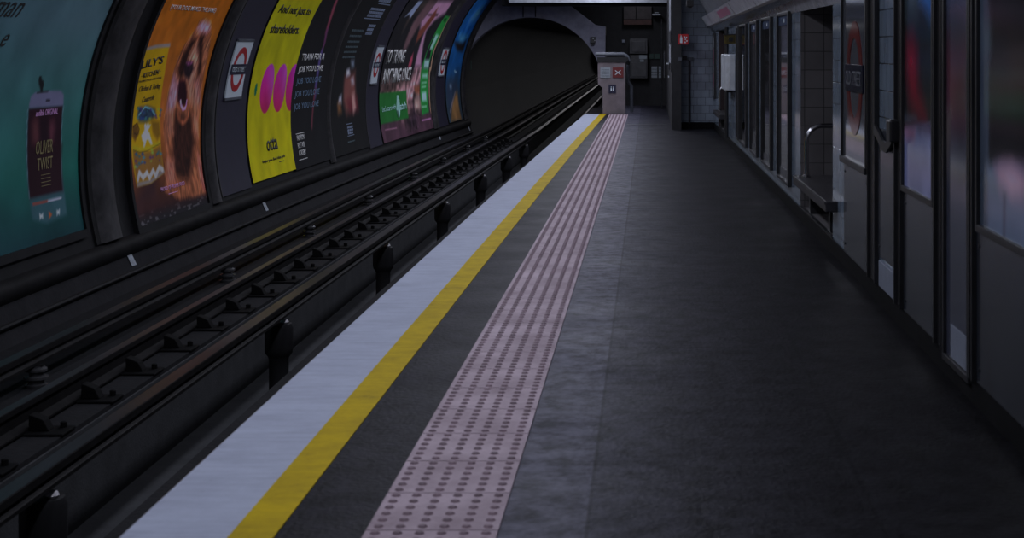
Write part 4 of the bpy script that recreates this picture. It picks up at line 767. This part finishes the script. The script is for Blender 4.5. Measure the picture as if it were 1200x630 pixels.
# silver hood, post, yellow sign
t=thing('help_point',RW(22.9,.0,.8),'rounded silver help point hood mounted on the right wall','help point')
def shell(Ya,Yb,n1,z0,z1):
    b=MB(); N=10; pr=[(Ya,0)]+[(Ya+(Yb-Ya)*(.5-.5*math.cos(math.pi*k/N)), n1*math.sin(math.pi*k/N)**.5) for k in range(1,N)]+[(Yb,0)]
    b.prism(pr,lambda a,c,q: RW(a,c,q),z0,z1); return b
shell(22.35,22.95,.15,.84,1.35).build('hood_shell',M['silver'],t,smooth=True,bevel=.01)
shell(23.0,23.6,.15,.84,1.35).build('hood_shell',M['silver'],t,smooth=True,bevel=.01)
MB().rw(22.9,23.05,.0,.10,.80,.84).build('bracket',M['skirt'],t)
tag(MB().tube([(XR(23)-.05,23.75,.1),(XR(23)-.05,23.75,TOPR(23))],.028,12).build('wall_pipe',M['skirt'],smooth=True),'dark upright pipe behind the silver hood','pipe')
t=thing('projecting_sign',RW(22.2,.0,1.5),'small dull yellow and black sign above the silver hood','sign')
MB().rw(22.1,22.16,.0,.17,1.50,1.62).build('sign_face',M['yellow'],t); MB().rw(22.09,22.17,.0,.18,1.62,1.635).build('top_edge',M['skirt'],t)
MB().rw(22.085,22.1,.05,.11,1.53,1.59).build('symbol',M['skirt'],t)
# long sloped sign box above the frieze
t=thing('sign_box',(XR(28),28.2,1.82),'long sloped pale sign box above the right wall','sign box')
fb=lambda off: (lambda a,y,c: (XR(y)-.10-.105*a-off*.85*c, y, TOPR(y)+.115+.16*a-off*.5*c))
MB().box(0,1,5,28.15,0,1,f=fb(.05),ny=14).build('box_body',M['lightbox'],t)
b=MB(); b.box(-.12,0.02,5,28.15,0,1.1,f=fb(.055),ny=14); b.build('lower_trim',M['skirt'],t)
MB().box(.2,.8,5.5,27.9,1.0,1.02,f=fb(.05),ny=14).build('face_panel',M['lightbox'],t)
for yy in (9.5,13.0,16.5,20,23.5): MB().box(.0,1,yy,yy+.03,1.0,1.05,f=fb(.05)).build('joint_strip',M['skirt'],t)
b=MB(); b.box(.2,.8,20.6,23.2,1.02,1.04,f=fb(.05)); b.build('pink_reflection',M['pinkdim'] if 'pinkdim' in M else M['pink'],t)  # pink reflection on the sign face, painted as a flat patch
# =================================================== END WALL FITTINGS
def quad(x0,y0,x1,y1,Y,d=.02): # box facing the viewer spanning a pixel rectangle at depth Y
    a=at(x0,y1,Y); c=at(x1,y0,Y); return MB().box(a[0],c[0],Y-d,Y,a[2],c[2])
t=thing('fire_sign',at(800,46,27.8),'red fire extinguisher sign on the corner by the tiled end wall','sign')
quad(794.5,40,806.8,52,27.85,.015).build('plate',M['fire'],t) if 'fire' in M else quad(794.5,40,806.8,52,27.85,.015).build('plate',M['sign_red'],t)
b=quad(797,43.5,799.6,50.5,27.835,.004); b.build('extinguisher_symbol',M['sign_white'],t)
a0=at(798.2,43,27.83); MB().lathe((a0[0],27.83,a0[2]-.005),[(.008,0),(.008,.02),(.004,.03)],8).build('extinguisher_symbol',M['sign_white'],t)
for (x,y) in ((802.3,43.5),(804.5,43.8),(803.2,46),(805,48),(802.8,49.5)): quad(x-.7,y-.8,x+.7,y+.8,27.835,.004).build('flame_symbol',M['sign_white'],t)
t=thing('call_panel',at(803,68,28.3),'small grey control plates on the tiled end wall above the pipe','control panel')
quad(794.5,67,799,71,27.85,.03).build('plate',M['duct'],t); quad(800,65.5,805,70.5,28.3,.05).build('plate',M['brownsign'],t); quad(805.5,67,812.5,71,28.3,.05).build('plate',M['duct'],t)
p=at(808,71,28.25); tag(MB().tube([(p[0],28.25,p[2]),(p[0],28.25,.1)],.02,10).build('conduit_pipe',M['skirt'],smooth=True),'thin dark conduit pipe down the tiled end wall','pipe')
t=thing('security_camera',at(808,0,26),'dark boxy security camera hanging before the tiled end wall','camera')
c_=at(808.5,3.5,26); MB().box(c_[0]-.06,c_[0]+.055,25.8,26.15,c_[2]-.065,c_[2]+.04).build('housing',M['skirt'],t,bevel=.01)
MB().lathe((c_[0],25.86,c_[2]-.085),[(.02,0),(.035,.01),(.035,.025)],12).build('lens_ring',M['steeldark'],t,smooth=True)
MB().tube([(c_[0],26,c_[2]+.04),(c_[0]+.05,26.05,c_[2]+1.0)],.015,8).build('drop_rod',M['skirt'],t)
# booth / barrier at the platform end
t=thing('end_barrier',at(718,134,34.3),'cream painted barrier board at the platform end beside the tunnel mouth','barrier')
YB=34.3
pl=[(700.6,73),(733,73),(733,133.6),(706.3,133.6),(705.9,103),(700.6,98.5)]
pl=[(at(x,y,YB)[0],max(0,at(x,y,YB)[2])) for x,y in pl]
MB().prism(pl,lambda a,c,q:(a,YB+q,c),0,.12).build('board',M['cream'],t,bevel=.01)
q=MB(); a=at(700.6,73,YB); c=at(733,73,YB); q.box(a[0]-.02,c[0]+.02,YB-.02,YB+.14,a[2],a[2]+.03); q.build('cap_rail',M['darkwall'],t)
def sign(name,x0,y0,x1,y1,Y,m,label,cat='sign',d=.015):
    t=thing(name,at((x0+x1)/2,y1,Y),label,cat); quad(x0,y0,x1,y1,Y,d).build('plate',m,t); return t
t=sign('notice',703.6,79,715.2,91,YB-.005,M['paperplain'],'pale blue notice on the cream barrier, left of the red sign','notice')
b=MB(); 
for k in range(4): 
    a=at(704.8,81.5+2.4*k,YB); c=at(713.8,81.9+2.4*k,YB); b.box(a[0],c[0],YB-.024,YB-.02,c[2],a[2])
b.build('printed_line',M['duct'],t)
t=sign('warning_sign',717.8,78.8,730.6,91,YB-.005,M['sign_red2'] if 'sign_red2' in M else M['sign_red'],'square red sign with a white cross on the cream barrier')
for sg in (1,-1):
    c=at(724.2,85,YB); cx,cz_=c[0],c[2]; L_=.085; 
    MB().prism([(-L_,-.008),(L_,-.008),(L_,.008),(-L_,.008)],lambda a,e,q: (cx+(a-sg*e)*.707,YB-.022-q,cz_+(sg*a+e)*.707*.8),0,.004).build('cross_stroke',M['sign_white'],t)
t=sign('safety_sign',713.2,99,721.8,109,YB-.005,M['sign_blue'],'small dark square sign with white figures below the red cross sign')
for xx in (716.3,718.8):
    c=at(xx,104,YB); MB().box(c[0]-.012,c[0]+.012,YB-.024,YB-.02,c[2]-.045,c[2]+.025).build('figure_symbol',M['sign_white'],t); 
    MB().lathe((c[0],YB-.022,c[2]+.03),[(.008,0),(.011,.01),(.006,.02)],8).build('figure_symbol',M['sign_white'],t)
# ducts around the barrier
def pathpx(pts,Y): return [at(x,y,Y) for x,y in pts]
t=thing('service_duct',at(738,131,35),'grey service duct bending over and down behind the cream barrier','duct')
MB().tube(pathpx([(698,63.5),(731,63.5),(735,66),(737,72)],34.7),.04,8).build('upper_run',M['duct'],t,smooth=True)
MB().tube(pathpx([(736,76),(736,95),(740,101),(740.3,131)],34.9),.038,8).build('lower_run',M['duct'],t,smooth=True)
MB().box(at(700,0,34.6)[0],at(736,0,34.6)[0],34.5,34.7,at(0,72,34.6)[2],at(0,67,34.6)[2]).build('shadow_box',M['darkwall'],t)
# equipment in the dark end room (depth about 38 m)
E1=38.6
t=thing('equipment_cabinet',at(748,63,E1),'upper grey steel cabinet on the dark rear wall','cabinet')
quad(738,45.5,758.8,63,39.2,.35).build('body',M['cab'],t,bevel=.01); quad(740.5,48,756.5,61,38.85,.02).build('door',M['cab'],t,bevel=.01); quad(743.5,50.5,753,58,38.83,.01).build('door_panel',M['skirt2'] if 'skirt2' in M else M['cab'],t)
t=thing('equipment_cabinet',at(748,91,E1),'lower grey steel cabinet with white papers stuck on it','cabinet')
quad(738.5,64.5,758.8,91.5,39.2,.35).build('body',M['cab'],t,bevel=.01); quad(740,73,757.5,90,38.85,.02).build('door',M['cab'],t,bevel=.01)
t0=t
for k,(x0,y0,x1,y1,lab) in enumerate([(749,64.5,758,69,'white label strip at the upper right of the lower cabinet'),(750,69.5,754.5,72.5,'small white label under the strip on the lower cabinet'),(744.5,78.5,753.5,84.5,'white paper notice on the lower cabinet door'),(746.5,75,750,78.2,'tiny white tag above the paper notice')]):
    tag(quad(x0,y0,x1,y1,38.84,.006).build('paper_notice',M['paperplain']),lab,'notice')
t=thing('overhead_sign',at(747,29,E1),'brown twin overhead sign panel above the cabinets','sign')
quad(731,7,745,22.5,39.2,.16).build('sign_face',M['brownsign'],t); quad(746,7,763.5,22.5,39.2,.16).build('sign_face',M['brownsign'],t); quad(731,23,763.5,29,39.2,.17).build('red_strip',M['brownred'],t)
t=thing('wall_lamp',at(769,18,39),'slim unlit tube lamp with bright edges high on the rear wall','lamp')
quad(764.5,16.5,774,18,39.2,.3).build('tube_body',M['silver'],t); quad(767,14.6,772,15.4,39.2,.25).build('bracket',M['silver'],t)
t=thing('junction_box',at(730.5,50,39.1),'tiny pale green box on the dark rear wall','junction box')
quad(729,46.8,732.4,50,39.2,.06).build('lid',M['patch'],t,bevel=.01); quad(728.6,46.4,732.8,50.4,39.2,.03).build('base',M['duct'],t)
for (x0,x1,lab) in ((760.5,765.8,'dim green sign on the rear wall, left of the pair'),(766.8,773.5,'dim green sign on the rear wall, right of the pair')):
    t=sign('small_sign',x0,63,x1,68.8,39.18,M['green'],lab); quad(x0+.6,65.4,x1-.6,66.2,39.163,.004).build('printed_line',M['duct'],t)
for (x0,x1,lab) in ((763.5,770,'column of grey notices on the rear wall, left of the pair'),(772,775.6,'narrow column of grey notices on the rear wall, right of the pair')):
    t=thing('notice_board',at(x0,91,39.1),lab,'notice'); quad(x0-.3,77.5,x1+.3,91.5,39.19,.01).build('backing',M['cab'],t)
    for k in range(4): quad(x0,78+3.4*k,x1,80.8+3.4*k,39.18,.01).build('notice_sheet',M['duct2'] if 'duct2' in M else M['paperplain'],t)
p=at(775.5,22,37); q=at(775.5,130,37); tag(MB().tube([(p[0],37,p[2]),(p[0],37,0)],.014,8).build('slim_pole',M['steeldark'],smooth=True),'slim grey pole in front of the dark end room','pole')
t=thing('barrier_gate',at(780,100,34),'narrow upright steel gate bar with bright fittings beside the corner post','gate')
p=at(778.7,60,33); MB().tube([(p[0],33,p[2]),(p[0],33,at(0,91,33)[2])],.014,8).build('upright',M['steel'],t,smooth=True)
for (x0,y0,x1,y1) in ((781,73.6,786,75.2),(782.8,88.6,785,90.8),(786.3,66,788,68)): quad(x0,y0,x1,y1,32.6,.03).build('latch',M['silver'],t)
t=thing('side_poster',(.40,29.5,1.2),'pale edge-on poster on the return wall left of the dark corner','poster')
MB().box(.385,.404,28.4,31.0,1.15,2.5).build('printed_sheet',M['lightbox'],t); MB().box(.38,.404,28.3,28.4,1.0,2.6).build('frame',M['steeldark'],t); MB().box(.38,.404,31.0,31.1,1.0,2.6).build('frame',M['skirt'],t)
MB().box(.38,.384,28.7,30.4,1.5,1.75).build('dark_print',M['skirt'],t)
# drain slot across the platform end
t=thing('floor_drain',(-.1,29.7,0),'thin slotted drain crossing the platform end','drain')
MB().box(-.42,.33,29.62,29.78,-.01,.003).build('channel',M['skirt'],t)
b=MB(); 
for k in range(17): b.box(-.41+k*.044,-.39+k*.044,29.63,29.77,.003,.006)
b.build('grating',M['steeldark'],t)
# equipment on the concrete arch
t=thing('signal_box',at(695,50,37.95),'small dark signal box with glints on the concrete arch','signal box')
quad(692,43,698,50.5,38,.12).build('housing',M['skirt'],t,bevel=.01); quad(693,47,697,52.5,38,.08).build('lower_box',M['skirt'],t)
for (x,y) in ((695,45),(697,47.5)): quad(x-.5,y-.5,x+.5,y+.5,37.88,.01).build('lens',M['silver'],t)
t=thing('tunnel_marker',at(548,76,40),'faint pale green marker pair inside the dark left edge of the tunnel','marker')
for x in (543.3,552.2): 
    q_=quad(x-.4,71,x+.4,81.5,38.0,.02) if x<545 else quad(x-.4,71,x+.4,81.5,37.98,.02)
    q_.build('marker_strip',M['green'],t)
